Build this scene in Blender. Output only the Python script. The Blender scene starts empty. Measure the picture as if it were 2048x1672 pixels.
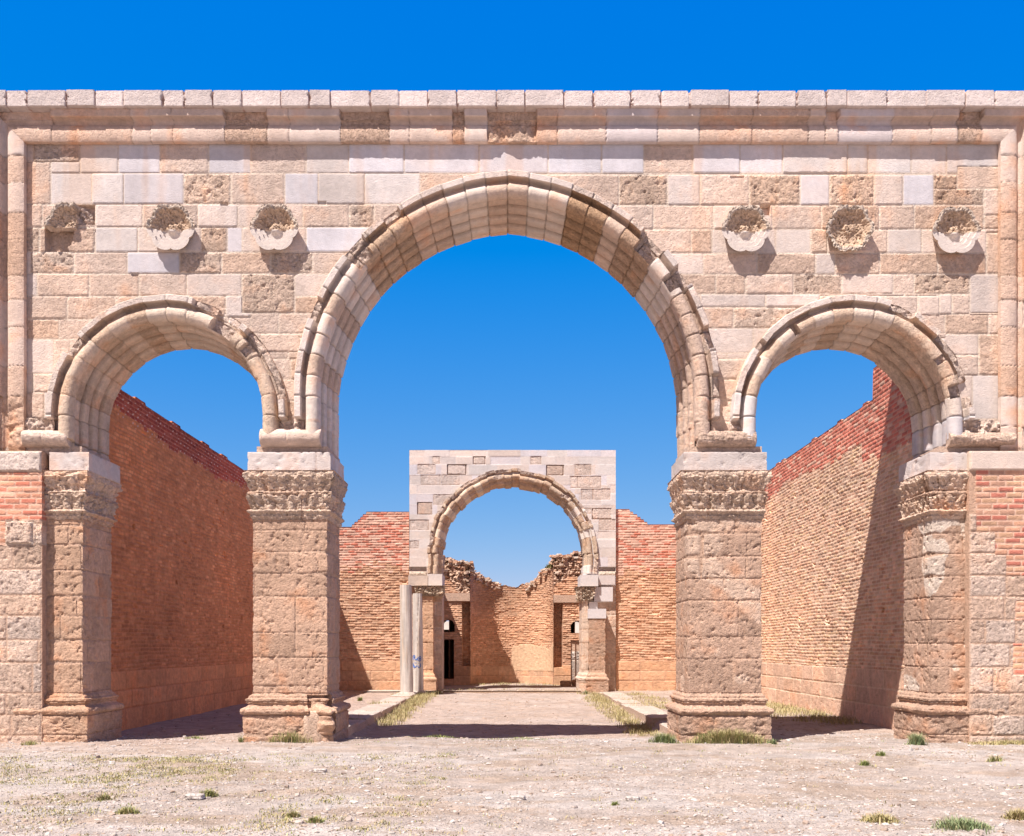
import bpy, math, random
import numpy as np
from mathutils import Vector
rng = np.random.default_rng(7)
random.seed(7)
C = bpy.context.scene.collection
S = bpy.context.scene
# ------------------------------------------------------------------ camera
F = 1920.0; HY = 1292.0; EYE = 1.6          # focal length in photo pixels, horizon row, eye height
cam_d = bpy.data.cameras.new('camera'); cam = bpy.data.objects.new('camera', cam_d); C.objects.link(cam)
cam.location = (0, 0, EYE); cam.rotation_euler = (math.radians(90), 0, 0)
cam_d.sensor_width = 36; cam_d.lens = F / 2048 * 36
cam_d.shift_y = (HY - 836) / 2048
cam_d.clip_start = 0.1; cam_d.clip_end = 9000
S.camera = cam
# ------------------------------------------------------------------ light
SUN = Vector((-0.385, -0.45, 1.0)).normalized()
w = bpy.data.worlds.new('World'); S.world = w; w.use_nodes = True
nt = w.node_tree; nt.nodes.clear()
sky = nt.nodes.new('ShaderNodeTexSky'); sky.sky_type = 'NISHITA'; sky.sun_disc = False
sky.sun_elevation = math.asin(SUN.z); sky.sun_rotation = math.atan2(SUN.x, SUN.y) % (2 * math.pi)
sky.altitude = 800; sky.air_density = 1.0; sky.dust_density = 0.3; sky.ozone_density = 3.0
EXPO = 0.80
# grade the sky towards the deep polarised blue of the photograph, channel by channel
def mth(op, a, b, clamp=False):
    n = nt.nodes.new('ShaderNodeMath'); n.operation = op; n.use_clamp = clamp
    for i, v in enumerate((a, b)):
        if isinstance(v, (int, float)): n.inputs[i].default_value = v
        else: nt.links.new(v, n.inputs[i])
    return n.outputs[0]
sp = nt.nodes.new('ShaderNodeSeparateColor'); cb = nt.nodes.new('ShaderNodeCombineColor'); nt.links.new(sky.outputs[0], sp.inputs[0])
k_ = 10.0 / 2 ** EXPO
nt.links.new(mth('MULTIPLY', mth('MAXIMUM', mth('SUBTRACT', sp.outputs[0], 1.15), 0.0), 0.118 * k_), cb.inputs[0])
nt.links.new(mth('MULTIPLY', mth('POWER', sp.outputs[1], 0.72), 0.154 * k_), cb.inputs[1])
nt.links.new(mth('MULTIPLY', mth('POWER', sp.outputs[2], 0.08), 0.73 * k_), cb.inputs[2])
bg = nt.nodes.new('ShaderNodeBackground'); bg.inputs['Strength'].default_value = 0.1
wo = nt.nodes.new('ShaderNodeOutputWorld')
tcw = nt.nodes.new('ShaderNodeTexCoord'); dt_ = nt.nodes.new('ShaderNodeVectorMath'); dt_.operation = 'DOT_PRODUCT'; dt_.inputs[1].default_value = SUN
nt.links.new(tcw.outputs['Generated'], dt_.inputs[0])
mrw = nt.nodes.new('ShaderNodeMapRange'); mrw.interpolation_type = 'SMOOTHSTEP'; mrw.inputs['From Min'].default_value = 0.30; mrw.inputs['From Max'].default_value = 0.95
nt.links.new(dt_.outputs['Value'], mrw.inputs['Value'])
mxw = nt.nodes.new('ShaderNodeMix'); mxw.data_type = 'RGBA'; nt.links.new(mrw.outputs[0], mxw.inputs[0]); 
sxyz = nt.nodes.new('ShaderNodeSeparateXYZ'); nt.links.new(tcw.outputs['Generated'], sxyz.inputs[0])
zen = nt.nodes.new('ShaderNodeMapRange'); zen.interpolation_type = 'SMOOTHSTEP'; zen.inputs['From Min'].default_value = 0.58; zen.inputs['From Max'].default_value = 0.95; zen.inputs['To Min'].default_value = 1.0; zen.inputs['To Max'].default_value = 0.55
nt.links.new(sxyz.outputs[2], zen.inputs['Value'])
zsc = nt.nodes.new('ShaderNodeVectorMath'); zsc.operation = 'SCALE'; nt.links.new(cb.outputs[0], zsc.inputs[0]); nt.links.new(zen.outputs[0], zsc.inputs['Scale'])
nt.links.new(zsc.outputs[0], mxw.inputs[6])      # the sky deepens towards the zenith
mxw.inputs[7].default_value = (2.3, 1.2, 0.55, 1)      # warm fill glow added to the sky round the sun, behind the camera
nt.links.new(mxw.outputs[2], bg.inputs[0]); nt.links.new(bg.outputs[0], wo.inputs[0])
sl = bpy.data.lights.new('sun', 'SUN'); sl.energy = 4.9; sl.angle = math.radians(0.5); sl.color = (1.0, 0.925, 0.87)
so = bpy.data.objects.new('sun', sl); C.objects.link(so); so.location = (-20, -20, 40)
so.rotation_euler = SUN.to_track_quat('Z', 'Y').to_euler()
S.view_settings.view_transform = 'Standard'; S.view_settings.look = 'None'
S.view_settings.exposure = EXPO; S.view_settings.gamma = 1
S.cycles.max_bounces = 8; S.cycles.diffuse_bounces = 5

# ------------------------------------------------------------------ numpy noise
T = rng.random((256, 256))
def vn(x, y, seed=0):
    x = np.asarray(x) + 17.31 * seed; y = np.asarray(y) + 41.77 * seed
    xf = np.floor(x); yf = np.floor(y); fx = x - xf; fy = y - yf
    xi = xf.astype(np.int64) & 255; yi = yf.astype(np.int64) & 255; x1 = (xi + 1) & 255; y1 = (yi + 1) & 255
    fx = fx * fx * (3 - 2 * fx); fy = fy * fy * (3 - 2 * fy)
    a = T[xi, yi] * (1 - fx) + T[x1, yi] * fx; b = T[xi, y1] * (1 - fx) + T[x1, y1] * fx
    return a * (1 - fy) + b * fy
def fbm(x, y, o=4, seed=0, g=0.5):
    s = 0; a = 1; t = 0
    for i in range(o):
        s = s + a * vn(x * 2.03 ** i, y * 2.03 ** i, seed + i * 3); t += a; a *= g
    return s / t
def sst(e0, e1, x):
    t = np.clip((x - e0) / (e1 - e0), 0, 1); return t * t * (3 - 2 * t)
def hsh(i, j, k=0):
    v = np.sin(np.asarray(i) * 127.1 + np.asarray(j) * 311.7 + k * 74.7) * 43758.5453
    return v - np.floor(v)
def X(px, Y): return (px - 1024.0) * Y / F
def Z(py, Y): return EYE + (HY - py) * Y / F

# ------------------------------------------------------------------ mesh building
class MB:
    def __init__(s): s.V = []; s.Fc = []; s.Cl = []; s.n = 0
    def verts(s, P, col, a):
        P = np.asarray(P, float).reshape(-1, 3); n = len(P)
        cc = np.empty((n, 4)); cc[:, :3] = np.asarray(col, float).reshape(-1, 3) if np.ndim(col) > 1 else col
        cc[:, 3] = np.asarray(a).reshape(-1) if np.ndim(a) else a
        s.V.append(P); s.Cl.append(cc); o = s.n; s.n += n; return o
    def grid(s, P, col, a=0.3, mask=None, flip=False, closed=False):
        nv, nu = P.shape[:2]; o = s.verts(P, col, a)
        I = np.arange(nv * nu).reshape(nv, nu)
        if closed: I = np.concatenate([I, I[:, :1]], 1)
        q = np.stack([I[:-1, :-1], I[:-1, 1:], I[1:, 1:], I[1:, :-1]], -1)
        if mask is not None: q = q[mask]
        q = q.reshape(-1, 4)
        if flip: q = q[:, ::-1]
        s.Fc.append(q + o)
    def quad(s, pts, col, a=0.3):
        o = s.verts(pts, col, a); s.Fc.append(np.array([[0, 1, 2, 3]]) + o)
    def box(s, x0, x1, y0, y1, z0, z1, col, a=0.3):
        P = [(x, y, z) for z in (z0, z1) for y in (y0, y1) for x in (x0, x1)]
        o = s.verts(P, col, a)
        s.Fc.append(np.array([[0, 2, 3, 1], [4, 5, 7, 6], [0, 1, 5, 4], [2, 6, 7, 3], [0, 4, 6, 2], [1, 3, 7, 5]]) + o)
    def faces(s, P, Fq, col, a=0.3):
        o = s.verts(P, col, a); s.Fc.append(np.asarray(Fq) + o)
    def build(s, name, mat, parent=None, smooth=True, sharp=48):
        V = np.concatenate(s.V); Cl = np.concatenate(s.Cl)
        me = bpy.data.meshes.new(name)
        me.vertices.add(len(V)); me.vertices.foreach_set('co', V.astype(np.float32).ravel())
        k = [f.shape[1] for f in s.Fc for _ in (0,)]
        loops = np.concatenate([f.ravel() for f in s.Fc]).astype(np.int32)
        tot = np.concatenate([np.full(len(f), f.shape[1], np.int32) for f in s.Fc])
        st = np.concatenate([[0], np.cumsum(tot)[:-1]]).astype(np.int32)
        me.loops.add(len(loops)); me.loops.foreach_set('vertex_index', loops)
        me.polygons.add(len(tot)); me.polygons.foreach_set('loop_start', st)
        me.polygons.foreach_set('use_smooth', np.full(len(tot), smooth))
        ca = me.color_attributes.new('Col', 'FLOAT_COLOR', 'POINT'); ca.data.foreach_set('color', Cl.astype(np.float32).ravel())
        me.update(calc_edges=True); me.validate()
        if smooth and sharp: me.set_sharp_from_angle(angle=math.radians(sharp))
        me.materials.append(mat)
        o = bpy.data.objects.new(name, me); C.objects.link(o)
        if parent: o.parent = parent
        return o
def thing(name, label, cat, loc=(0, 0, 0), group=None):
    o = bpy.data.objects.new(name, None); C.objects.link(o); o.location = loc
    return tag(o, label, cat, group)
def tag(o, label, cat, group=None):
    o['label'] = label; o['category'] = cat; o['kind'] = 'thing'
    if group: o['group'] = group
    return o
def keep(o, root):                     # parent a mesh given in world coordinates under a placed Empty
    o.parent = root; o.matrix_parent_inverse = root.matrix_world.inverted() if False else o.matrix_parent_inverse
    o.location = (-root.location[0], -root.location[1], -root.location[2]); return o

# ------------------------------------------------------------------ materials
def mat(name, bump=0.5, fine=90.0, coarse=14.0, rough=0.92, var=0.35, pit=0.5, dist=0.02):
    m = bpy.data.materials.new(name); m.use_nodes = True; n = m.node_tree.nodes; l = m.node_tree.links
    b = n['Principled BSDF']; b.inputs['Roughness'].default_value = rough; b.inputs['Specular IOR Level'].default_value = 0.15
    at = n.new('ShaderNodeAttribute'); at.attribute_name = 'Col'
    tc = n.new('ShaderNodeTexCoord')
    n1 = n.new('ShaderNodeTexNoise'); n1.inputs['Scale'].default_value = coarse; n1.inputs['Detail'].default_value = 6
    n2 = n.new('ShaderNodeTexNoise'); n2.inputs['Scale'].default_value = fine; n2.inputs['Detail'].default_value = 4; n2.inputs['Roughness'].default_value = 0.7
    for q in (n1, n2): l.new(tc.outputs['Object'], q.inputs['Vector'])
    ad = n.new('ShaderNodeMath'); ad.operation = 'ADD'; l.new(n1.outputs[0], ad.inputs[0]); l.new(n2.outputs[0], ad.inputs[1])
    mr = n.new('ShaderNodeMapRange'); mr.inputs['From Min'].default_value = 0.6; mr.inputs['From Max'].default_value = 1.4
    mr.inputs['To Min'].default_value = 1 - var; mr.inputs['To Max'].default_value = 1 + var * 0.8
    l.new(ad.outputs[0], mr.inputs['Value'])
    va = n.new('ShaderNodeMath'); va.operation = 'ADD'; va.inputs[1].default_value = .35; va.use_clamp = True; l.new(at.outputs['Alpha'], va.inputs[0])
    vm = n.new('ShaderNodeMix'); vm.data_type = 'FLOAT'; vm.inputs[2].default_value = 1.0; l.new(va.outputs[0], vm.inputs[0]); l.new(mr.outputs[0], vm.inputs[3])
    mx = n.new('ShaderNodeVectorMath'); mx.operation = 'SCALE'; l.new(at.outputs['Color'], mx.inputs[0]); l.new(vm.outputs[0], mx.inputs['Scale'])
    l.new(mx.outputs[0], b.inputs['Base Color'])
    # bump: fine grain plus pits, pits scale with the roughness carried in alpha
    n3 = n.new('ShaderNodeTexNoise'); n3.inputs['Scale'].default_value = 34; n3.inputs['Detail'].default_value = 3; n3.inputs['Distortion'].default_value = 0.6
    l.new(tc.outputs['Object'], n3.inputs['Vector'])
    pr = n.new('ShaderNodeMapRange'); pr.inputs['From Min'].default_value = 0.36; pr.inputs['From Max'].default_value = 0.5; l.new(n3.outputs[0], pr.inputs['Value'])
    pm = n.new('ShaderNodeMath'); pm.operation = 'MULTIPLY'; l.new(pr.outputs[0], pm.inputs[0]); l.new(at.outputs['Alpha'], pm.inputs[1])
    pk = n.new('ShaderNodeMath'); pk.operation = 'MULTIPLY'; pk.inputs[1].default_value = pit * 2; l.new(pm.outputs[0], pk.inputs[0])
    fm = n.new('ShaderNodeMath'); fm.operation = 'MULTIPLY'; fm.inputs[1].default_value = 0.5; l.new(n2.outputs[0], fm.inputs[0])
    sm = n.new('ShaderNodeMath'); sm.operation = 'ADD'; l.new(pk.outputs[0], sm.inputs[0]); l.new(fm.outputs[0], sm.inputs[1])
    bp = n.new('ShaderNodeBump'); bp.inputs['Strength'].default_value = bump; bp.inputs['Distance'].default_value = dist
    l.new(sm.outputs[0], bp.inputs['Height']); l.new(bp.outputs[0], b.inputs['Normal'])
    return m
M_STONE = mat('limestone', 0.9, fine=62)
M_BRICK = mat('brickwork', 0.5, fine=70, coarse=9, var=0.38)
M_GROUND = mat('stony_ground', 0.9, fine=45, coarse=5, var=0.36, pit=0.35, dist=0.03)
M_ROCK = mat('pebble_stone', 0.4, var=0.2)
M_MARBLE = mat('grey_marble', 0.4, fine=60, coarse=7, rough=0.7, var=0.2)
M_GRASS = mat('dry_grass_blades', 0.0, var=0.25, rough=0.8)
M_PAINT = mat('blue_spray_paint', 0.0, var=0.15, rough=0.6)
M_HILL = mat('far_hill_soil', 0.2, fine=2, coarse=0.05)

# linear albedos
W = (.60, .565, .585); L = (.63, .53, .475); M = (.62, .485, .405); Tn = (.58, .43, .34); D = (.545, .42, .34)
MORT = (.64, .53, .44); MORTD = (.40, .26, .18)
PAL = {'w': ((.61, .56, .535), .04), 'W': (W, .05), 'l': ((.62, .55, .515), .10), 'L': (L, .18), 'M': (M, .38), 'T': (Tn, .5), 'D': (D, .8)}

class Panel:
    """a relief surface of blocks and bricks over a (u, v) grid"""
    def __init__(s, u, v, seed=1, base=MORTD):
        s.u = np.asarray(u); s.v = np.asarray(v); s.U, s.Vv = np.meshgrid(s.u, s.v)
        s.D = np.full(s.U.shape, -0.015); s.Cc = np.ones(s.U.shape + (3,)) * np.array(base); s.A = np.full(s.U.shape, .5); s.seed = seed
        s.nA = fbm(s.U * 3, s.Vv * 3, 4, seed); s.nB = fbm(s.U * 14, s.Vv * 14, 4, seed + 5, .65); s.nC = vn(s.U * 30, s.Vv * 30, seed + 9)
    def sl(s, u0, u1, v0, v1):
        a, b = np.searchsorted(s.u, [u0, u1]); c, d = np.searchsorted(s.v, [v0, v1]); return slice(c, d), slice(a, b)
    def rect(s, u0, u1, v0, v1, tone='M', off=None, mort=MORT, jw=.006, rough=None, jd=.012, col=None):
        q = s.sl(u0, u1, v0, v1); U = s.U[q]; V = s.Vv[q]
        if U.size == 0: return
        c, r = PAL[tone] if tone in PAL else (col, .5)
        if col is not None: c = col
        if rough is not None: r = rough
        h = hsh(u0 * 7.7, v0 * 3.1, s.seed)
        if off is None: off = (h - .5) * .014
        d = np.minimum(np.minimum(U - u0, u1 - U), np.minimum(V - v0, v1 - V))
        nB = s.nB[q]; nA = s.nA[q]
        d = d - np.clip(nB - .5, 0, 1) * .10 * r - np.clip(s.nC[q] - .75, 0, 1) * .10 * r * (nA > .52)
        t = sst(jw * .3, jw + .012 + .012 * r, d)
        pits = np.clip(.40 - nB, 0, 1) * .16 * r * r + np.clip(.30 - s.nC[q], 0, 1) * .05 * r
        body = off + (nA - .5) * .022 * r + (nB - .5) * .026 * r - pits
        s.D[q] = -jd * (1 - t) + body * t
        hv = .90 + .2 * hsh(u0 * 3.3, v0 * 9.1, s.seed + 2)
        warm = (hsh(u0 * 5.1, v0 * 2.7, s.seed + 4) - .4) * .06
        cv = np.array(c) * hv * np.array([1 + warm, 1, 1 - warm])
        stain = (1 + (nA - .5) * .5 * (.4 + r))[..., None] * (1 - np.clip(nA - .6, 0, 1)[..., None] * np.array([.2, .8, 1.2]) * (.3 + r))
        t3 = t[..., None]
        s.Cc[q] = np.array(mort) * (.9 + .2 * nA[..., None]) * (1 - t3) + cv * stain * t3
        s.A[q] = .3 * (1 - t) + r * t
    def bricks(s, reg, bw=.27, bh=.085, cols=None, mort=(.62, .42, .29), jw=.010, jd=.014, rel=.014, wob=.02, seed=0, miss=.0, rough=.4):
        """reg(U,V)->bool mask"""
        m = reg(s.U, s.Vv)
        U = s.U + (fbm(s.U * 1.2, s.Vv * 1.2, 2, seed + 3) - .5) * wob * 2
        V = s.Vv + (fbm(s.U * .9, s.Vv * .9, 3, seed + 7) - .5) * wob * 3 + (s.nB - .5) * wob * .3
        r = np.floor(V / bh); uu = U / bw + .5 * (r % 2) + .22 * hsh(r, 3, seed)
        # every few rows a header course
        c = np.floor(uu); fu = (uu - c) * bw; fv = (V / bh - r) * bh
        d = np.minimum(np.minimum(fu, bw - fu), np.minimum(fv, bh - fv)) - np.clip(s.nB - .55, 0, 1) * .05 * rough * 2
        t = sst(jw * .35, jw + .008, d)
        h1 = hsh(r, c, seed); h2 = hsh(r, c, seed + 1); h3 = hsh(r, c, seed + 2)
        cols = np.array(cols); k = np.minimum((h1 * len(cols)).astype(int), len(cols) - 1); cc = cols[k] * (.82 + .34 * h2)[..., None]
        cc = cc * (1 + (s.nA - .5) * .35)[..., None]
        big = fbm(s.U * .35, s.Vv * .55, 4, seed + 31); cc = cc * (1 + (big - .5) * .75)[..., None] * (1 - sst(.56, .70, big)[..., None] * np.array([.0, .05, .10]))
        body = (h3 - .5) * rel * 2 + (s.nB - .5) * .012
        if miss: body = np.where(h2 * (0.6 + s.nA) > (1.25 - miss), body - .05, body)
        Dn = -jd * (1 - t) + body * t; t3 = t[..., None]
        Cn = np.array(mort) * (.85 + .3 * s.nA)[..., None] * (1 - t3) + cc * t3
        s.D[m] = Dn[m]; s.Cc[m] = Cn[m]; s.A[m] = rough
    def rows(s, vs, u0, u1, wmin, wmax, tones, seed=0, **k):
        r = random.Random(seed)
        for a, b in zip(vs[:-1], vs[1:]):
            u = u0 - r.random() * wmin
            while u < u1:
                w_ = r.uniform(wmin, wmax)
                s.rect(max(u, u0), min(u + w_, u1), a, b, r.choice(tones), **k); u += w_
    def planar(s, O, eu, ev, en, dmap=None, top=None, extra=0):
        V = s.Vv if top is None else np.minimum(s.Vv, top(s.U))
        return (np.array(O) + s.U[..., None] * np.array(eu) + V[..., None] * np.array(ev) + (s.D + extra)[..., None] * np.array(en))
def fmask(P, test):
    c = (P[:-1, :-1] + P[1:, 1:]) / 2; return test(c)
def ar(a, b, st): return np.linspace(a, b, max(2, int(round((b - a) / st)) + 1))

# ------------------------------------------------------------------ arches
W0 = 16.05; WB = 17.15
class Arch:
    def __init__(s, cx, zc, h, c, zb): s.cx, s.zc, s.h, s.c, s.zb = cx, zc, h, c, zb
    def inside(s, x, z, r):
        up = (z >= s.zc) & (((x - s.cx - s.c) ** 2 + (z - s.zc) ** 2 < (s.h + s.c + r) ** 2) & ((x - s.cx + s.c) ** 2 + (z - s.zc) ** 2 < (s.h + s.c + r) ** 2))
        return up | ((z < s.zc) & (np.abs(x - s.cx) < s.h + r) & (z > s.zb - 5))
    def pos(s, q, r, facet=.85, nb=15):
        """q in [-1-leg .. 1+leg]: <-1 left leg, -1..1 over the arch, >1 right leg; returns x, z"""
        a = np.abs(q); sg = np.where(q < 0, -1.0, 1.0)
        t = np.clip(1 - a, 0, 1)                    # 0 at springing, 1 at crown
        R = s.h + s.c + r; phm = np.arccos(np.clip(s.c / R, -1, 1))
        def pt(tt): ph = tt * phm; return R * np.cos(ph) - s.c, R * np.sin(ph)
        b0 = np.floor(t * nb) / nb; b1 = np.minimum(b0 + 1 / nb, 1); f = np.clip((t - b0) * nb, 0, 1)
        xa, za = pt(t); x0, z0 = pt(b0); x1, z1 = pt(b1)
        x = xa * (1 - facet) + (x0 * (1 - f) + x1 * f) * facet; z = za * (1 - facet) + (z0 * (1 - f) + z1 * f) * facet
        leg = np.clip(a - 1, 0, 9)
        return s.cx + sg * x, s.zc + z - leg
PROF = [(.53, 16.12), (.525, 15.84), (.51, 15.82), (.425, 15.82), (.42, 15.835), (.42, 15.90), (.415, 15.955), (.405, 15.99), (.375, 16.01), (.36, 16.015)]
for a in np.linspace(92, -92, 15):
    PROF.append((.24 + .12 * math.sin(math.radians(a)), 16.0 - .15 * max(0, math.cos(math.radians(a))) ** .75))
PROF += [(.125, 16.02), (.165, 16.035), (.18, 16.06), (.165, 16.075)]
for k_, rb in enumerate((.165, .12, .075, .03)):      # four fasciae stepping down towards the back, parted by deep grooves
    y_ = 16.09 + .262 * k_
    PROF += [(rb + .03, y_), (rb + .008, y_ + .008), (rb - .006, y_ + .04), (rb - .012, y_ + .10), (rb - .004, y_ + .18), (rb + .008, y_ + .205)]
    if k_ < 3: PROF += [(rb + .055, y_ + .212), (rb + .055, y_ + .252)]
PROF += [(.02, 17.15), (.30, 17.16)]
def resample(p, st):
    p = np.array(p); out = [p[0]]
    for a, b in zip(p[:-1], p[1:]):
        n = max(1, int(np.ceil(np.linalg.norm(b - a) / st)))
        for i in range(1, n + 1): out.append(a + (b - a) * i / n)
    return np.array(out)
PROFA = resample(PROF, .02)
def archivolt(ar_, name, parent, nb, seed, tone_fn, dmg_fn, leg_fillet=None, st=.02, y0=0.0, prof=None, scale=1.0, jit=.012, thick=None):
    prof = PROFA if prof is None else prof
    Lq = ar_.zc - ar_.zb
    arc = math.pi / 2 * (ar_.h + .25)
    n1 = int(Lq / st); n2 = int(arc / st)
    q = np.concatenate([np.linspace(-1 - Lq, -1, n1, endpoint=False), np.linspace(-1, 1, 2 * n2 + 1), np.linspace(1, 1 + Lq, n1 + 1)[1:]])
    Q, R = np.meshgrid(q, prof[:, 0], indexing='ij'); _, Y = np.meshgrid(q, prof[:, 1], indexing='ij')
    a = np.abs(Q); t = np.clip(1 - a, 0, 1); legq = np.clip(a - 1, 0, 9)
    side = np.where(Q < 0, 0, 1)
    blk = np.where(a <= 1, np.floor(t * nb - 1e-6), -1 - np.floor(legq / .42)) + side * 100
    fr = np.where(a <= 1, (t * nb) % 1 * arc / nb, (legq % .42)); w_ = np.where(a <= 1, arc / nb, .42)
    dj = np.minimum(fr, w_ - fr)
    # signed angle from crown in degrees, negative left; legs > 90
    ang = np.where(Q < 0, -1, 1) * np.where(a <= 1, a * 90, 90 + legq * 20)
    S_arc = Q * arc; PL = np.cumsum(np.r_[0, np.linalg.norm(np.diff(prof, axis=0), axis=1)])[None, :] * np.ones_like(Q)
    nA = fbm(S_arc * 3, PL * 3, 4, seed); nB = fbm(S_arc * 13, PL * 13, 4, seed + 3, .65)
    col = np.zeros(Q.shape + (3,)); rg = np.zeros(Q.shape)
    for b in np.unique(blk):
        mk = blk == b; am = float(ang[mk].mean()); c, r = tone_fn(am, b, random.Random(int(b) * 31 + seed))
        col[mk] = np.array(c); rg[mk] = r
    col = col * np.array([.93, .92, .90])
    fil = (R > .422) & (R < .52) & (y0 == 0.0) & (dmg_fn(ang)[0] < .5); col = np.where(fil[..., None], col * .35 + np.array((.68, .60, .56)) * .65, col)      # undamaged outer fillet blended towards a paler tone
    soff = sst(16.05, 16.09, Y - y0)
    # soffit blocks alternate tone a little by band
    band = np.floor((Y - y0 - 16.1) / .25)
    bv = np.where(soff > .5, .88 + .2 * hsh(blk, band, seed), 1.0)
    col = col * bv[..., None]
    h = hsh(blk, 5, seed); h2 = hsh(blk, 9, seed)
    Rn = R + (h - .5) * jit * (1 + rg * 1.5) + (nA - .5) * .03 * rg + (nB - .5) * .022 * rg
    Yn = Y + (h2 - .5) * jit + (nB - .5) * .02 * rg
    jt = sst(.010, .0, dj)
    nlim = (nA - .5) * .12 + (nB - .5) * .08
    f1, t1 = dmg_fn(ang)                       # 0..1: fillet lost, torus lost
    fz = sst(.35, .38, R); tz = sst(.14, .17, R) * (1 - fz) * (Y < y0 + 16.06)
    Yn = np.where((f1 > .5) & (fz > .5), np.maximum(Yn, y0 + 15.97 + nlim), Yn)
    Yn = np.where((t1 > .5) & (tz > .5), np.maximum(Yn, y0 + 15.97 + nlim * 1.2), Yn)
    Yn = np.where((t1 > 1.5) & ((tz > .5) | (fz > .5)), np.maximum(Yn, y0 + 16.06 + nlim * .6), Yn)
    if leg_fillet is not None:
        _, zz = ar_.pos(Q, Rn, nb=nb)
        Yn = np.where((R > .36) & (zz < leg_fillet), y0 + 16.10, Yn)
        Yn = np.where((R > .12) & (R <= .36) & (Y < y0 + 16.06) & (zz < 5.04), np.maximum(Yn, y0 + 16.03), Yn)
    Yn = np.where(soff > .5, Yn, Yn + jt * .02); Rn = Rn + np.where(soff > .5, jt * .02, 0)
    dam = ((f1 > .5) & (fz > .5)) | ((t1 > .5) & (tz > .5))
    rg = np.where(dam, 1.0, rg); col = np.where(dam[..., None], np.array(M) * .9, col)
    col = col * (1 + (nA - .5) * .45)[..., None] * (1 - np.clip(nA - .58, 0, 1)[..., None] * np.array([.2, .8, 1.2]))
    col = col * (1 - jt[..., None] * .35)
    x, z = ar_.pos(Q, Rn * scale, nb=nb)
    P = np.stack([x, Yn, z], -1)
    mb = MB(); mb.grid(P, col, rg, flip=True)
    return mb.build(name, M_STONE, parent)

AC = Arch(-.075, 5.735, 3.0, .20, 4.80)
AL = Arch(-5.72, 5.42, 1.46, .0, 4.80)
AR = Arch(5.65, 5.40, 1.48, .0, 4.80)

# ================================================================== THE TRIPLE ARCH
gate = thing('triple_arch', 'tall pink and white limestone wall with three arches, carved rosettes and four piers', 'arch', (0, 16, 0))
def gp(o): return keep(o, gate)

# --- ashlar face above the piers
P = Panel(ar(-8.2, 8.2, .0155), ar(4.78, 10.10, .0155), seed=11)
K = F / W0
def prow(y0, y1, xs, tones, **k):
    for a, b, t in zip(xs[:-1], xs[1:], tones):
        P.rect(X(a, W0), X(b, W0), Z(y1, W0), Z(y0, W0), t, **k)
P.rows([4.7, 5.0, 5.35, 5.7, 6.06, 6.4, 6.75, 7.1, 7.46, 7.83, 8.2, 8.6, 9.0, 9.5, 10.2], -8.3, 8.3, .5, 1.0, 'MMLTMMLM', seed=3)
prow(270, 346, [44, 66, 160, 236, 320, 417, 501, 612, 697, 808, 958, 1096, 1203, 1288, 1386, 1480, 1565, 1695, 1736, 1822, 1893, 2010], 'LDlWMWMlWWWWWMWWllllll')
prow(323, 408, [40, 101], 'M'); prow(323, 346, [101, 160], 'l')
prow(346, 408, [101, 183, 247, 367, 462, 569, 636, 729, 840, 960], 'llWDMWllM')
prow(349, 410, [1080, 1238, 1335, 1400, 1498, 1600, 1659, 1748, 1806, 1868, 1915], 'MDLMDWDLWD'); prow(332, 377, [1915, 2010], 'M'); prow(377, 410, [1868, 1968], 'D'); prow(377, 430, [1968, 2010], 'M')
prow(408, 454, [40, 84, 190, 285, 395, 475, 605, 698, 748, 860], 'MMLMLLMDM')
prow(410, 458, [1180, 1307, 1427, 1545, 1643, 1759, 1829, 1968], 'MMLMTMT'); prow(430, 458, [1968, 2010], 'T')
prow(454, 504, [40, 79, 190, 275, 402, 454, 484, 612, 760], 'DTlLDWLW')
prow(458, 506, [1270, 1382, 1424, 1551, 1621, 1655, 1775, 1844, 1973], 'MTLlTMlL'); prow(464, 547, [1973, 2010], 'T')
prow(504, 547, [40, 60, 148, 254, 359, 443, 541, 625, 720], 'LDMWDTDM')
prow(506, 548, [1340, 1407, 1515, 1631, 1670, 1760, 1876, 1973], 'LMTLTTT')
prow(547, 592, [40, 74, 178, 278, 373, 483], 'LMMML'); prow(547, 626, [483, 589], 'D')
prow(547, 592, [589, 680], 'L'); prow(592, 626, [589, 680], 'T')
prow(548, 588, [1360, 1432, 1491, 1587, 1683, 1787, 1828, 1940], 'TTMDLMD'); prow(548, 626, [1940, 2010], 'L')
prow(592, 638, [40, 134, 230, 330], 'MTM'); prow(638, 678, [40, 118, 180], 'TM')
prow(588, 614, [1400, 1531, 1640], 'LL'); prow(614, 656, [1380, 1467, 1600], 'MD'); prow(588, 628, [1878, 1904, 1940], 'LM')
prow(628, 668, [1840, 1890, 1977, 2010], 'MTM'); prow(656, 706, [1400, 1507, 1600], 'LL')
prow(668, 710, [1890, 1957], 'L'); prow(668, 750, [1957, 2010], 'T'); prow(710, 752, [1900, 1957], 'M')
prow(750, 838, [1900, 1945, 2010], 'Ll')
prow(678, 747, [40, 107, 140], 'LM'); prow(626, 667, [500, 557, 640], 'MM'); prow(667, 704, [520, 600], 'M'); prow(747, 784, [40, 66, 110], 'LM'); prow(784, 838, [40, 88, 110], 'Ml')
for (a, b, y0, y1) in [(262, 276, 545, 552), (440, 456, 404, 411), (635, 652, 403, 408), (1460, 1488, 352, 356)]:
    q = P.sl(X(a, W0), X(b, W0), Z(y1, W0), Z(y0, W0)); P.D[q] -= .03
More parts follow.
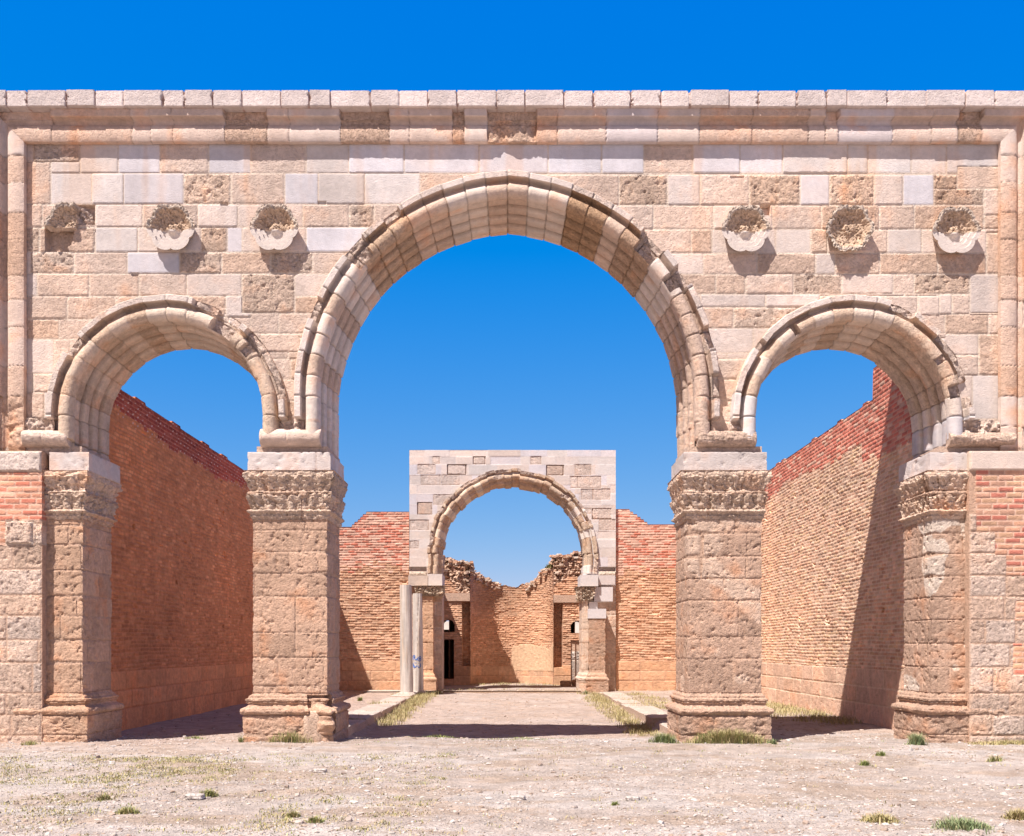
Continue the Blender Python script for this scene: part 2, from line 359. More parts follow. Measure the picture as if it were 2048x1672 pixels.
# rough damage around the voids below
n = P.nA * .6 + P.nB * .4
Pw = P.planar((0, W0, 0), (1, 0, 0), (0, 0, 1), (0, -1, 0))
def hole(c):
    x, z = c[..., 0], c[..., 2]
    return ~(AC.inside(x, z, .40) | AL.inside(x, z, .40) | AR.inside(x, z, .40))
stk = fbm(P.U * 3.2, P.Vv * .45, 4, 61); blo = fbm(P.U * .8, P.Vv * .8, 4, 62); run_ = sst(.52, .72, stk) * sst(7.2, 9.6, P.Vv)
P.Cc *= (1 + (stk - .5) * .30)[..., None] * (1 + (blo - .5) * .34)[..., None]
P.Cc *= 1 - (run_ * .9)[..., None] * np.array([.06, .16, .24]) - (sst(.55, .75, blo) * .8)[..., None] * np.array([.0, .06, .12])
# recess for the first rosette
rx, rz = X(137, W0), Z(452, W0)
rec = ((P.U > X(91, W0)) & (P.U < X(148, W0) + (P.nA - .5) * .4) & (P.Vv < Z(455, W0)) & (P.Vv > Z(502, W0)))
Pw[..., 1] += rec * (.16 + (P.nB - .5) * .05)
rec2 = ((P.U > X(140, W0)) & (P.U < X(189, W0)) & (P.Vv < Z(409, W0)) & (P.Vv > Z(448, W0)))
Pw[..., 1] += rec2 * (.13 * sst(X(125, W0), X(189, W0), P.U) + (P.nB - .5) * .06)
rec3 = ((P.U > X(1520, W0)) & (P.U < X(1541, W0)) & (P.Vv < Z(409, W0)) & (P.Vv > Z(430, W0)))
Pw[..., 1] += rec3 * .12
mb = MB(); mb.grid(Pw, P.Cc, P.A, fmask(Pw, hole))
# back face, soffit of nothing: plain rear
bu = ar(-12, 12, .12); bv = ar(4.8, 10.7, .12); U_, V_ = np.meshgrid(bu, bv)
Pb = np.stack([U_, np.full(U_.shape, WB), V_], -1)
mb.grid(Pb, M, .4, fmask(Pb, lambda c: ~(AC.inside(c[..., 0], c[..., 2], .12) | AL.inside(c[..., 0], c[..., 2], .12) | AR.inside(c[..., 0], c[..., 2], .12))), flip=True)
gp(mb.build('ashlar_wall', M_STONE))

# --- archivolts
def tone_c(am, b, r):
    t = r.random()
    if am < -28 and am > -50: return ((.60, .43, .31), .7)
    if 20 < am < 27: return ((.50, .33, .21), .8)
    if 38 < am < 50: return ((.55, .38, .27), .8)
    if -100 < am < -50 or 50 < am < 62: return ((.74, .64, .58), .2) if t < .6 else ((.66, .50, .40), .4)
    if am > 62: return ((.66, .50, .41), .6)
    return ((.73, .62, .545), .12) if t < .65 else ((.68, .52, .42), .3)
def dmg_c(a):
    f = ((a > -36) & (a < -31)) | ((a > -50) & (a < -43)) | ((a > -69) & (a < -63)) | ((a > 40) & (a < 48)) | ((a > 53) & (a < 59)) | ((a > 71) & (a < 77)) | ((a > 84) & (a < 91))
    t = ((a > -50) & (a < -44)) * 1.0 + ((a > 41) & (a < 47.5)) * 2.0 + ((a > 53.5) & (a < 58)) * 2.0
    return f * 1.0, t
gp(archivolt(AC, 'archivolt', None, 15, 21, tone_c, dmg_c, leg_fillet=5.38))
def tone_l(am, b, r):
    t = r.random()
    if am < -75: return ((.68, .53, .42), .35)
    if am < -8: return ((.66, .49, .37), .6) if t < .7 else ((.70, .55, .44), .4)
    if am > 35: return ((.68, .53, .42), .5)
    return ((.73, .60, .50), .25)
def dmg_l(a):
    f = ((a > 14) & (a < 28)) | ((a > 44) & (a < 82)) | ((a > -58) & (a < -48))
    t = ((a > 26) & (a < 40)) * 2.0 + ((a > 48) & (a < 54)) * 1.0
    return f * 1.0, t
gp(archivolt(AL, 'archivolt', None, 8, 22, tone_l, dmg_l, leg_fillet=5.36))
def tone_r(am, b, r):
    t = r.random()
    if am > 82: return (W, .05) if t < .6 else ((.70, .60, .54), .2)
    if am > 25: return ((.67, .51, .40), .7)
    if am < -80: return ((.70, .66, .65), .1)
    return ((.74, .61, .52), .3) if t < .7 else ((.66, .50, .39), .45)
def dmg_r(a):
    f = ((a > 18) & (a < 31)) | ((a > 46) & (a < 86)) | ((a > -56) & (a < -50))
    t = ((a > 55) & (a < 59)) * 1.0 + ((a > 72) & (a < 80)) * 2.0 + ((a > -36) & (a < -32)) * 1.0
    return f * 1.0, t
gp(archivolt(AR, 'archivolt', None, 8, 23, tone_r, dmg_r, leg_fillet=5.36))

# --- frame moulding (rectangle of fillet, cavetto and torus) and coping
def frame():
    st = .0175
    pr = PROFA[(PROFA[:, 0] > .15) & (PROFA[:, 1] < 16.11)]
    pr = np.vstack([pr, [.16, 16.08]])
    r = pr[:, 0]; q = (r - .17) * 1.42; y = np.where(r > .365, W0 - (W0 - pr[:, 1]) * .85, W0 - .01 - (W0 - pr[:, 1]) * .60)
    nl = int(5.0 / st); ntp = int(16.3 / st)
    zb = 4.83
    s1 = np.linspace(0, 1, nl); s2 = np.linspace(0, 1, ntp)
    PLc = np.cumsum(np.r_[0, np.linalg.norm(np.diff(pr, axis=0), axis=1)])
    mb = MB()
    xl, xr, zt = -8.13, 8.14, 10.0
    topj = [X(p, 15.9) for p in (-60, 101, 262, 300, 344, 448, 533, 577, 680, 778, 818, 905, 928, 975, 1073, 1115, 1213, 1316, 1400, 1505, 1618, 1652, 1678, 1787, 1865, 1918, 1965, 2120)]
    ttone = 'MMLLLDLlDLLDlDMLWlMMLLWLLDLl'
    tf = [1, 0, 0, 0, 0, 1, 0, 0, 1, 0, 0, 1, 0, 2, 0, 0, 0, 0, 0, 0, 0, 1, 0, 0, 0, 1, 0, 0]
    for part in range(3):
        ss = s2 if part == 1 else s1
        Sg, Qg = np.meshgrid(ss, q, indexing='ij'); _, Yg = np.meshgrid(ss, y, indexing='ij'); _, Rg = np.meshgrid(ss, r, indexing='ij'); _, PL = np.meshgrid(ss, PLc, indexing='ij')
        if part == 1:
            x = (xl - Qg) * (1 - Sg) + (xr + Qg) * Sg; z = zt + Qg; run = x
            k = np.clip(np.searchsorted(topj, x) - 1, 0, len(topj) - 2)
            dj = np.minimum(x - np.array(topj)[k], np.array(topj)[k + 1] - x)
            cc = np.array([PAL[c][0] for c in ttone])[k]; rg = np.array([PAL[c][1] for c in ttone])[k]; ff = np.array(tf)[k]
        else:
            z = zb * (1 - Sg) + (zt + Qg) * Sg; x = (xl - Qg) if part == 0 else (xr + Qg); run = z
            zz = np.array([4.9, 5.25, 5.75, 6.25, 6.9, 7.35, 7.75, 8.35, 8.8, 9.3, 9.75, 10.6]); k = np.clip(np.searchsorted(zz, z) - 1, 0, len(zz) - 2)
            dj = np.minimum(z - zz[k], zz[k + 1] - z)
            tn = 'TTMLLMTTLMl' if part == 0 else 'LlTMLMTTMLl'
            cc = np.array([PAL[c][0] for c in tn])[k]; rg = np.array([PAL[c][1] for c in tn])[k]
            ff = (k < 2) * 2 if part == 0 else (np.isin(k, [4, 0]) * 1)
        nA = fbm(run * 3, PL * 3 + part * 20, 4, 31); nB = fbm(run * 13, PL * 13 + part * 20, 4, 34, .65)
        hh = hsh(k, part, 4)
        Yn = Yg + (hh - .5) * .016 + (nB - .5) * .03 * rg + (nA - .5) * .02 * rg + sst(.010, 0, dj) * .02
        lim = (nA - .5) * .10 + (nB - .5) * .06
        Yn = np.where((ff > 0) & (Rg > .35), np.maximum(Yn, 15.98 + lim * .5), Yn)
        Yn = np.where((ff > 1) & (Rg > .15), np.maximum(Yn, 15.95 + lim * 1.3), Yn)
        Yn = np.minimum(Yn, 16.12)
        cc = cc * np.array([1.04, .96, .90]) * (1 + (nA - .5) * .45)[..., None] * (1 - np.clip(nA - .56, 0, 1)[..., None] * np.array([.2, .9, 1.4])) * (1 - sst(.01, 0, dj)[..., None] * .35)
        mb.grid(np.stack([x, Yn, z], -1), cc, rg, flip=True)
    return mb.build('frame_moulding', M_STONE)
gp(frame())
def coping():
    js = np.array([X(p, 15.78) for p in (-330, -250, -170, -90, -30, 13, 53, 132, 189, 247, 325, 368, 425, 483, 561, 618, 661, 740, 798, 856, 914, 993, 1050, 1128, 1187, 1262, 1322, 1380, 1459, 1517, 1594, 1653, 1695, 1775, 1853, 1932, 1991, 2070, 2130, 2200, 2280, 2360)])
    pr = resample([(15.98, 10.485), (15.80, 10.48), (15.785, 10.49), (15.78, 10.735), (15.80, 10.745), (17.2, 10.745), (17.2, 10.5)], .02)
    xs = ar(js[0], js[-1], .016)
    Xg, Yg = np.meshgrid(xs, pr[:, 0], indexing='ij'); _, Zg = np.meshgrid(xs, pr[:, 1], indexing='ij')
    k = np.clip(np.searchsorted(js, Xg, side='right') - 1, 0, len(js) - 2); dj = np.minimum(Xg - js[k], js[k + 1] - Xg)
    PL = Zg - Yg
    nA = fbm(Xg * 3, PL * 3, 4, 41); nB = fbm(Xg * 13, PL * 13, 4, 44, .65); h = hsh(k, 2, 5); h2 = hsh(k, 7, 5)
    col = np.array((.64, .55, .515)) * (.9 + .18 * h)[..., None] * (1 + (nA - .5) * .35)[..., None]
    dd = dj - np.clip(nB - .55, 0, 1) * .12
    jt = sst(.012, 0, dd)
    front = sst(15.9, 15.8, Yg)
    Yn = Yg + ((h - .5) * .02 + (nB - .5) * .012) * front + jt * .04 * front
    Zn = Zg + (h2 - .5) * .012 - jt * .02 * (Zg > 10.6)
    col = col * (1 - jt[..., None] * np.array([.3, .45, .5]))
    mb = MB(); mb.grid(np.stack([Xg, Yn, Zn], -1), col, .25, flip=True)
    return mb.build('coping', M_STONE)
gp(coping())

# --- horizontal torus returns over the piers
def bar_torus(x0, x1, z0, z1, tone, seed, rough=.5, ends=True):
    th = np.linspace(-95, 95, 26); xs = ar(x0, x1, .018); zm = (z0 + z1) / 2; hr = (z1 - z0) / 2
    Xg, A_ = np.meshgrid(xs, np.radians(th), indexing='ij')
    nA = fbm(Xg * 3, A_ * 1.2 + seed, 4, seed); nB = fbm(Xg * 13, A_ * 4 + seed, 4, seed + 2, .65)
    e = np.minimum(Xg - x0, x1 - Xg); eb = np.sqrt(np.clip(1 - (1 - np.clip(e / .03, 0, 1)) ** 2, 0, 1)) * .12 + .88
    pro = .185 * eb + (nB - .5) * .05 * rough + (nA - .5) * .08 * rough
    jj = (np.abs((Xg - x0) - (x1 - x0) * .45) < .008)
    y = 16.03 - pro * np.clip(np.cos(A_), -.05, 1) + jj * .012; z = zm + hr * np.sin(A_)
    c = np.array(PAL[tone][0]) * (1 + (nA - .5) * .5)[..., None]
    mb.grid(np.stack([Xg, y, z], -1), c, rough)
    for k in (0, -1):
        pts = np.stack([Xg[k], y[k], z[k]], -1); ctr = np.array([[Xg[k, 0], 16.05, zm]])
        n_ = len(pts); V = np.vstack([pts, ctr]); f = np.array([[i, i + 1, n_, n_] for i in range(n_ - 1)])
        f3 = f[:, :3] if k == 0 else f[:, [1, 0, 2]]
        mb.faces(V, f3, np.array(PAL[tone][0]), rough)
for (bx0, bx1, bz0, bz1, tn_, sd_, rg_, rec_, bed_) in [
        (-8.12, -7.36, 4.91, 5.20, 'M', 51, .5, (-8.1, -7.6, 5.15, 5.40, 16.0), (-8.62, -7.18)),
        (-4.18, -3.17, 4.91, 5.22, 'M', 52, .25, (-3.93, -3.42, 5.15, 5.44, 16.09), (-4.26, -3.075)),
        (3.08, 4.05, 4.91, 5.19, 'T', 53, 1.0, (3.42, 3.86, 5.15, 5.44, 16.09), (2.925, 4.17)),
        (7.25, 8.34, 4.91, 5.16, 'T', 54, 1.0, (7.3, 8.1, 5.12, 5.36, 16.0), (7.13, 8.62))]:
    mb = MB(); bar_torus(bx0, bx1, bz0, bz1, tn_, sd_, rg_)
    a, b, z0, z1, yy = rec_
    pu = ar(a, b, .02); pv = ar(z0, z1, .02); Ug, Vg = np.meshgrid(pu, pv); nn = fbm(Ug * 7, Vg * 7, 4, 55, .65)
    mb.grid(np.stack([Ug, yy - (nn - .4) * .3, Vg], -1), np.array(M) * (1 + (nn - .5) * .4)[..., None], 1.0)
    mb.box(bed_[0], bed_[1], 16.02, 17.15, 4.80, 4.93, Tn, .6)
    gp(mb.build('springer_moulding', M_STONE))

# --- rosettes
def rosette(px, py, kind, seed):
    cx, cz, R0, p = X(px, 15.82), Z(py, 15.82), .39, .15
    th = np.linspace(0, 2 * np.pi, 181)[:-1]; rho = np.concatenate([np.linspace(0, 1, 46), 1 + np.linspace(.05, 1, 12)])
    RH, TH = np.meshgrid(rho, th, indexing='ij')
    lob = R0 * (.90 + .13 * np.abs(np.cos(3 * TH)) ** .6)
    x = np.cos(TH); z = np.sin(TH)
    inn = np.clip(RH, 0, 1)
    up = sst(-.06, .04, z * inn + .04)
    if kind == 'old': up = np.ones_like(up)
    nB = fbm(x * inn * 7 + 20, z * inn * 7 + seed, 4, seed, .7); nC = vn(x * inn * 16 + 9, z * inn * 16 + seed, seed)
    # smooth restored lip: three terraces
    hs_ = np.where(inn > .80, 1.0, np.where(inn > .62, .80, np.where(inn > .45, .55, .18 + .5 * sst(.3, .1, inn))))
    petal = .18 * np.abs(np.cos(3 * TH)) * sst(.3, .6, inn)
    ho = .34 + .66 * sst(.55, .90, inn) + petal * .8 - np.clip(nC - .55, 0, 1) * .55 + (nB - .5) * .28 + .25 * sst(.28, .12, inn)
    hgt = hs_ * (1 - up) + ho * up
    ro = np.where(RH <= 1, RH * lob, lob * (1 - .16 * (RH - 1)))
    if kind == 'old': ro = ro * (1 + (nB - .5) * .25)
    hgt = np.where(RH <= 1, hgt, (2 - RH) * np.where(True, 1.0, 0))
    hgt = np.where((RH > 1), np.clip(2 - RH, 0, 1), hgt)
    y = W0 - .01 - p * hgt
    c0 = np.array((.62, .54, .49)); c1 = np.array((.55, .40, .29)) 
    col = c0 * (1 - up[..., None]) + c1 * up[..., None] * (.8 + .5 * nB[..., None])
    rim = (inn > .84) & (up > .5); col = np.where(rim[..., None], np.array((.56, .46, .38)), col)
    sidec = np.array((.56, .44, .35)); col = np.where((RH > 1)[..., None], sidec * (.85 + .3 * nB)[..., None], col)
    mb = MB()
    mk = None
    if kind == 'broken':
        keepm = ((z * ro > -.02) & (x * ro < .05 + .06 * nB)) 
        y = np.where(keepm, y, W0 + .05 - (nB - .5) * .18)
        col = np.where(keepm[..., None], col, np.array(M) * (.8 + .4 * nB)[..., None])
        c_ = keepm | ((x * ro > .02) & (z * ro > -.3))
        mk = (c_[:-1, :] | c_[1:, :])
    Pg = np.stack([cx + ro * x, y, cz + ro * z], -1)
    mb.grid(Pg, col, .6 * up + .1, mask=None if mk is None else mk, flip=True, closed=True)
    return gp(mb.build('rosette', M_STONE))
for k, (px, py, kd) in enumerate([(134, 446, 'broken'), (338, 450, 'new'), (546, 450, 'new'), (1494, 453, 'new'), (1703, 452, 'old'), (1917, 456, 'new')]):
    ro_ = rosette(px, py, kd, 60 + k)
    if kd == 'broken': ro_['label'] = 'broken rosette with only its upper left left above a square hole'
    if kd == 'old': ro_['label'] = 'fully weathered rosette without a pale restored lip'

# --- piers
def rect_ring(x0, x1, y0, y1, st):
    """perimeter samples: side id, fraction, running length; starts at back-left, goes left side to front, front, right side, back"""
    segs = [((x0, y1), (x0, y0)), ((x0, y0), (x1, y0)), ((x1, y0), (x1, y1)), ((x1, y1), (x0, y1))]
    sid, fr, run = [], [], []; acc = 0
    for k, (a, b) in enumerate(segs):
        Ln = math.dist(a, b); n = max(2, int(Ln / (st if k < 3 else .3)))
        for i in range(n): sid.append(k); fr.append(i / n); run.append(acc + Ln * i / n)
        acc += Ln
    return np.array(sid), np.array(fr), np.array(run)
def ring_mesh(mb, rect, zs, dprof, relief, colfn, seed, st=.018, top=True):
    x0, x1, y0, y1 = rect; sid, fr, run = rect_ring(*rect, st)
    Zg, Rn = np.meshgrid(zs, run, indexing='ij'); Sd = np.broadcast_to(sid, Zg.shape); Fr = np.broadcast_to(fr, Zg.shape)
    d = dprof(Zg)
    col, rg, disp = colfn(Sd, Fr, Rn, Zg, seed)
    d = d + disp + relief(Sd, Fr, Rn, Zg, seed)
    a0, a1, b0, b1 = x0 - d, x1 + d, y0 - d, y1 + d
    x = np.select([Sd == 0, Sd == 1, Sd == 2, Sd == 3], [a0, a0 + (a1 - a0) * Fr, a1, a1 + (a0 - a1) * Fr])
    y = np.select([Sd == 0, Sd == 1, Sd == 2, Sd == 3], [b1 + (b0 - b1) * Fr, b0, b0 + (b1 - b0) * Fr, b1])
    mb.grid(np.stack([x, y, Zg], -1), col, rg, closed=True)
    if top:
        for zi in (0, -1):
            xs = [x[zi].min(), x[zi].max()]; ys = [y[zi].min(), y[zi].max()]; z = zs[zi] - (.002 if zi else -.002)
            mb.quad([(xs[0], ys[0], z), (xs[1], ys[0], z), (xs[1], ys[1], z), (xs[0], ys[1], z)], col[zi].mean(0), .4)
def interp(pts):
    zz = np.array([p[0] for p in pts]); dd = np.array([p[1] for p in pts]); return lambda z: np.interp(z, zz, dd)
def block_cols(rowz, base, r0=.6, wm=.75, mort=(.50, .34, .25), jw=.008, chip=1.0, alt=None):
    rowz = np.array(rowz)
    def fn(Sd, Fr, Rn, Zg, seed):
        nA = fbm(Rn * 3, Zg * 3, 4, seed); nB = fbm(Rn * 13, Zg * 13, 4, seed + 3, .65); nL = fbm(Rn * 1.1, Zg * 1.1, 3, seed + 8)
        k = np.clip(np.searchsorted(rowz, Zg + (nB - .5) * .01, side='right') - 1, 0, len(rowz) - 2)
        dz = np.minimum(np.abs(Zg - rowz[k]), np.abs(rowz[k + 1] - Zg))
        wv = wm * (.8 + .5 * hsh(k, Sd, seed)); uu = Rn / wv + hsh(k, Sd, seed + 1); kb = np.floor(uu); fu = (uu - kb) * wv
        du = np.minimum(fu, wv - fu); d = np.minimum(dz, du + .004)
        d = d - np.clip(nB - .56, 0, 1) * .10 * chip - np.clip(nL - .60, 0, 1) * .22 * chip
        t = sst(jw * .3, jw + .009, d); nF = vn(Rn * 42, Zg * 42, seed + 6); nG = vn(Rn * 22, Zg * 30, seed + 7)
        col = np.array(base) * (.88 + .24 * hsh(k, kb, seed + 2))[..., None]
        if alt is not None: col = np.where((nL > .58)[..., None], np.array(alt), col)
        col = col * (1 + (nA - .5) * .45)[..., None] * (1 - np.clip(nA - .55, 0, 1)[..., None] * np.array([.2, .8, 1.2]))
        col = np.array(mort) * (1 - t[..., None]) + col * t[..., None]
        pits = np.clip(.40 - nB, 0, 1) * .16
        disp = (hsh(k, kb, seed + 5) - .5) * .010 + (nA - .5) * .020 * r0 + (nB - .5) * .026 * r0 + (nF - .5) * .012 * r0 - np.clip(.25 - nG, 0, 1) * .07 * r0 - (1 - t) * .014 - pits * .7
        return col, np.full(Rn.shape, r0), disp
    return fn
def plain(*a): return 0.0
def acanthus(Sd, Fr, Rn, Zg, seed):
    """two carved rows of leaves between ledges"""
    out = 0
    for (za, zb, ph) in ((3.86, 4.12, 0), (4.17, 4.42, .5)):
        v = (Zg - za) / (zb - za); m = (v > 0) & (v < 1)
        uu = Rn / .17 + ph; c = np.abs((uu % 1) - .5) * 2            # 0 centre of leaf, 1 gap
        leaf = np.cos(np.clip(c, 0, 1) * np.pi / 2) ** .6 * (.35 + .65 * v)
        rib = np.abs(np.sin((uu * 4 + v * 1.5) * np.pi)) ; hole_ = ((vn(Rn * 26, Zg * 26, seed + 20)) > .58)
        out = out + m * (leaf * .05 + rib * .010 - hole_ * .03 - .022)
    nB = fbm(Rn * 16, Zg * 16, 4, seed + 15, .7)
    ero = sst(.45, .6, fbm(Rn * 1.7, Zg * 1.7, 3, seed + 30))
    return out * (1 - .45 * ero) + (nB - .5) * .042
capd = interp([(3.70, .0), (3.74, .02), (3.765, .035), (3.78, .02), (3.80, .03), (3.835, .075), (3.86, .075), (3.87, .03), (4.0, .045), (4.11, .08), (4.14, .10), (4.165, .09), (4.18, .05), (4.3, .075), (4.40, .12), (4.44, .13), (4.50, .12)])
based = interp([(.12, .13), (.44, .135), (.455, .12), (.475, .16), (.52, .175), (.565, .155), (.585, .10), (.60, .07), (.63, .055), (.66, .085), (.675, .07), (.69, .095), (.72, .095), (.735, .05), (.77, .055), (.79, .02), (.82, .0)])
def pier(nm, rect, base, seed, rows, alt=None, broken=False, imp=None, outer=False):
    x0, x1, y0, y1 = rect
    mb = MB(); ring_mesh(mb, rect, ar(.78, 3.78, .018), interp([(0, 0), (9, 0)]), plain, block_cols(rows, base, .5, alt=alt, chip=.75, wm=.7, jw=.006), seed)
    sh = gp(mb.build('pier', M_STONE))
    mb = MB()
    def rb(Sd, Fr, Rn, Zg, sd):
        nB = fbm(Rn * 12, Zg * 12, 4, sd + 7, .65); o = (nB - .5) * .035
        if broken:
            nA = fbm(Rn * 4, Zg * 4, 3, sd + 5)
            xx = x0 + (x1 - x0) * Fr
            m = (((Sd == 1) & (xx > -3.42)) | ((Sd == 2) & (Fr < .12))) & (Zg > .14)
            o = o - m * (.08 + (Zg > .45) * .03) + m * (nA - .35) * .5 * ((Sd == 1) & (xx > -3.33) & (Zg < .72))
        return o
    ring_mesh(mb, rect, ar(-.25, .83, .014), based, rb, block_cols([-.3, .13, .46, .86], base, .6, wm=.9), seed + 1)
    b = mb.build('pier_base', M_STONE); b.parent = sh
    mb = MB(); ring_mesh(mb, rect, ar(3.70, 4.51, .0125), capd, acanthus, block_cols([3.6, 4.14, 4.6], (.66, .50, .39), .8, wm=1.1), seed + 2, st=.0125)
    cp = mb.build('capital', M_STONE); cp.parent = sh
    mb = MB(); ring_mesh(mb, imp or (x0 - .07, x1 + .07, y0 - .07, y1 + .07), np.r_[4.5, 4.505, ar(4.515, 4.81, .03), 4.815, 4.82], interp([(4.5, -.01), (4.506, 0), (4.814, 0), (4.82, -.008)]), plain, block_cols([4.4, 4.9], (.62, .55, .52), .12, wm=1.5, chip=.05, jw=.004, mort=(.5, .4, .35)), seed + 3, st=.03)
    im = mb.build('impost', M_STONE); im.parent = sh
    return sh
rA = [.7, Z(1372, 16), Z(1315, 16), Z(1265, 16), Z(1193, 16), Z(1147, 16), Z(1103, 16), Z(1060, 16), 3.9]
rA = sorted(rA); BT = (.54, .36, .26); BR = (.485, .33, .245)
rB = sorted([.7, Z(1318, 16), Z(1273, 16), Z(1201, 16), Z(1157, 16), Z(1113, 16), Z(1066, 16), 3.9])
rC = sorted([.7, Z(1325, 16), Z(1280, 16), Z(1232, 16), Z(1191, 16), Z(1140, 16), Z(1089, 16), Z(1050, 16), 3.9])
rD = sorted([.7, Z(1334, 16), Z(1287, 16), Z(1240, 16), Z(1194, 16), Z(1152, 16), Z(1108, 16), Z(1066, 16), 3.9])
pier('pier', (-4.32, -3.08, 16.0, WB), BT, 71, rA, broken=True)
pier('pier', (2.925, 4.16, 16.0, WB), BR, 81, rB, alt=(.60, .44, .34))
pier('pier', (-8.05, -7.155, 16.0, WB), (.56, .37, .26), 91, rC, imp=(-7.68, -7.02, 15.93, WB + .04))
pier('pier', (7.0, 7.95, 16.0, WB), BR, 101, rD, alt=(.66, .55, .46), imp=(6.93, 7.95, 15.93, WB + .04))

# --- outer walls beside the side piers (patched brick and stone)
YO = 15.84
def outer(sign, seed):
    xa, xb = (-11.6, -7.76) if sign < 0 else (7.55, 11.6)
    p = Panel(ar(xa, xb, .0165), ar(-.25, 4.82, .0165), seed=seed, base=(.55, .36, .26))
    zr = rC if sign < 0 else rD
    zr = [-.3, .12, .46, .82] + list(zr[1:-1]) + [3.78]
    p.rows(zr, xa, xb, .45, 1.0, 'TMTTM', seed=seed, mort=(.52, .36, .27), rough=.75)
    red = [(.62, .27, .18), (.66, .33, .22), (.66, .38, .27), (.60, .22, .15)] if sign < 0 else [(.66, .36, .24), (.66, .40, .26), (.60, .22, .16), (.66, .38, .27)]
    if sign < 0:
        reg = lambda U, V: (V > Z(1038, YO)) & (V < Z(944, YO)) | ((U < X(10, YO)) & (V > Z(1090, YO)) & (V < 4.4)) | ((U < X(-40, YO)) & (V > 1.6) & (V < 4.4))
    else:
        reg = lambda U, V: (V < Z(941, YO)) & (((U > X(1952, YO)) & (V > Z(1065, YO))) | ((U > X(1990, YO)) & (V > Z(1110, YO))) | ((U > X(2013, YO)) & (V > Z(1150, YO))) | ((U > X(2030, YO)) & (V < Z(1200, YO)) & (V > Z(1240, YO))) | ((U > X(2026, YO)) & (V < Z(1287, YO)) & (V > Z(1352, YO))) | ((U > X(2080, YO)) & (V > 1.6)))
    p.bricks(reg, bw=.26, bh=.094, cols=red, mort=(.68, .46, .35), jw=.010, rel=.004, wob=.004, seed=seed, rough=.2, jd=.010)
    if sign < 0:
        p.rect(X(10, YO), X(66, YO), Z(1089, YO), Z(1042, YO), 'M', off=.03, rough=.9); p.rect(X(70, YO), X(94, YO), Z(1089, YO), Z(1050, YO), 'M', off=.01, rough=.9)
        p.rect(xa, X(-20, YO), Z(943, YO), 4.82, 'L'); p.rect(X(-20, YO), -7.76, Z(943, YO), 4.82, 'L', rough=.5, off=.03)
    else:
        p.rect(7.55, X(2060, YO), Z(941, YO), 4.82, 'L', rough=.08, off=.04); p.rect(X(2060, YO), xb, Z(941, YO), 4.82, 'l', rough=.08, off=.04)
    Pp = p.planar((0, YO, 0), (1, 0, 0), (0, 0, 1), (0, -1, 0))
    mb = MB(); mb.grid(Pp, p.Cc, p.A)
    # side return towards the pier, top, back
    k = -1 if sign < 0 else 0
    edge = Pp[:, k]; bk = edge.copy(); bk[:, 1] = 16.3
    mb.grid(np.stack([edge, bk], 1) if sign < 0 else np.stack([bk, edge], 1), np.stack([p.Cc[:, k], p.Cc[:, k]], 1), .6)
    mb.box(xa + .015, xb - .015, YO + .06, WB, -.3, 4.80, Tn, .5)
    # upper part beyond the frame
    a, b = (-11.6, -8.60) if sign < 0 else (8.62, 11.6)
    p2 = Panel(ar(a, b, .02), ar(4.82, 10.48, .02), seed=seed + 5); p2.rows(list(np.linspace(4.82, 10.48, 15)), a, b, .5, 1.0, 'MLMTl', seed=seed + 1)
    P2 = p2.planar((0, YO, 0), (1, 0, 0), (0, 0, 1), (0, -1, 0)); mb.grid(P2, p2.Cc, p2.A)
    mb.box(a + .015, b - .015, YO + .06, WB - .01, 4.83, 10.47, M, .5)
    return gp(mb.build('flanking_wall', M_STONE))
outer(-1, 111); outer(1, 112)

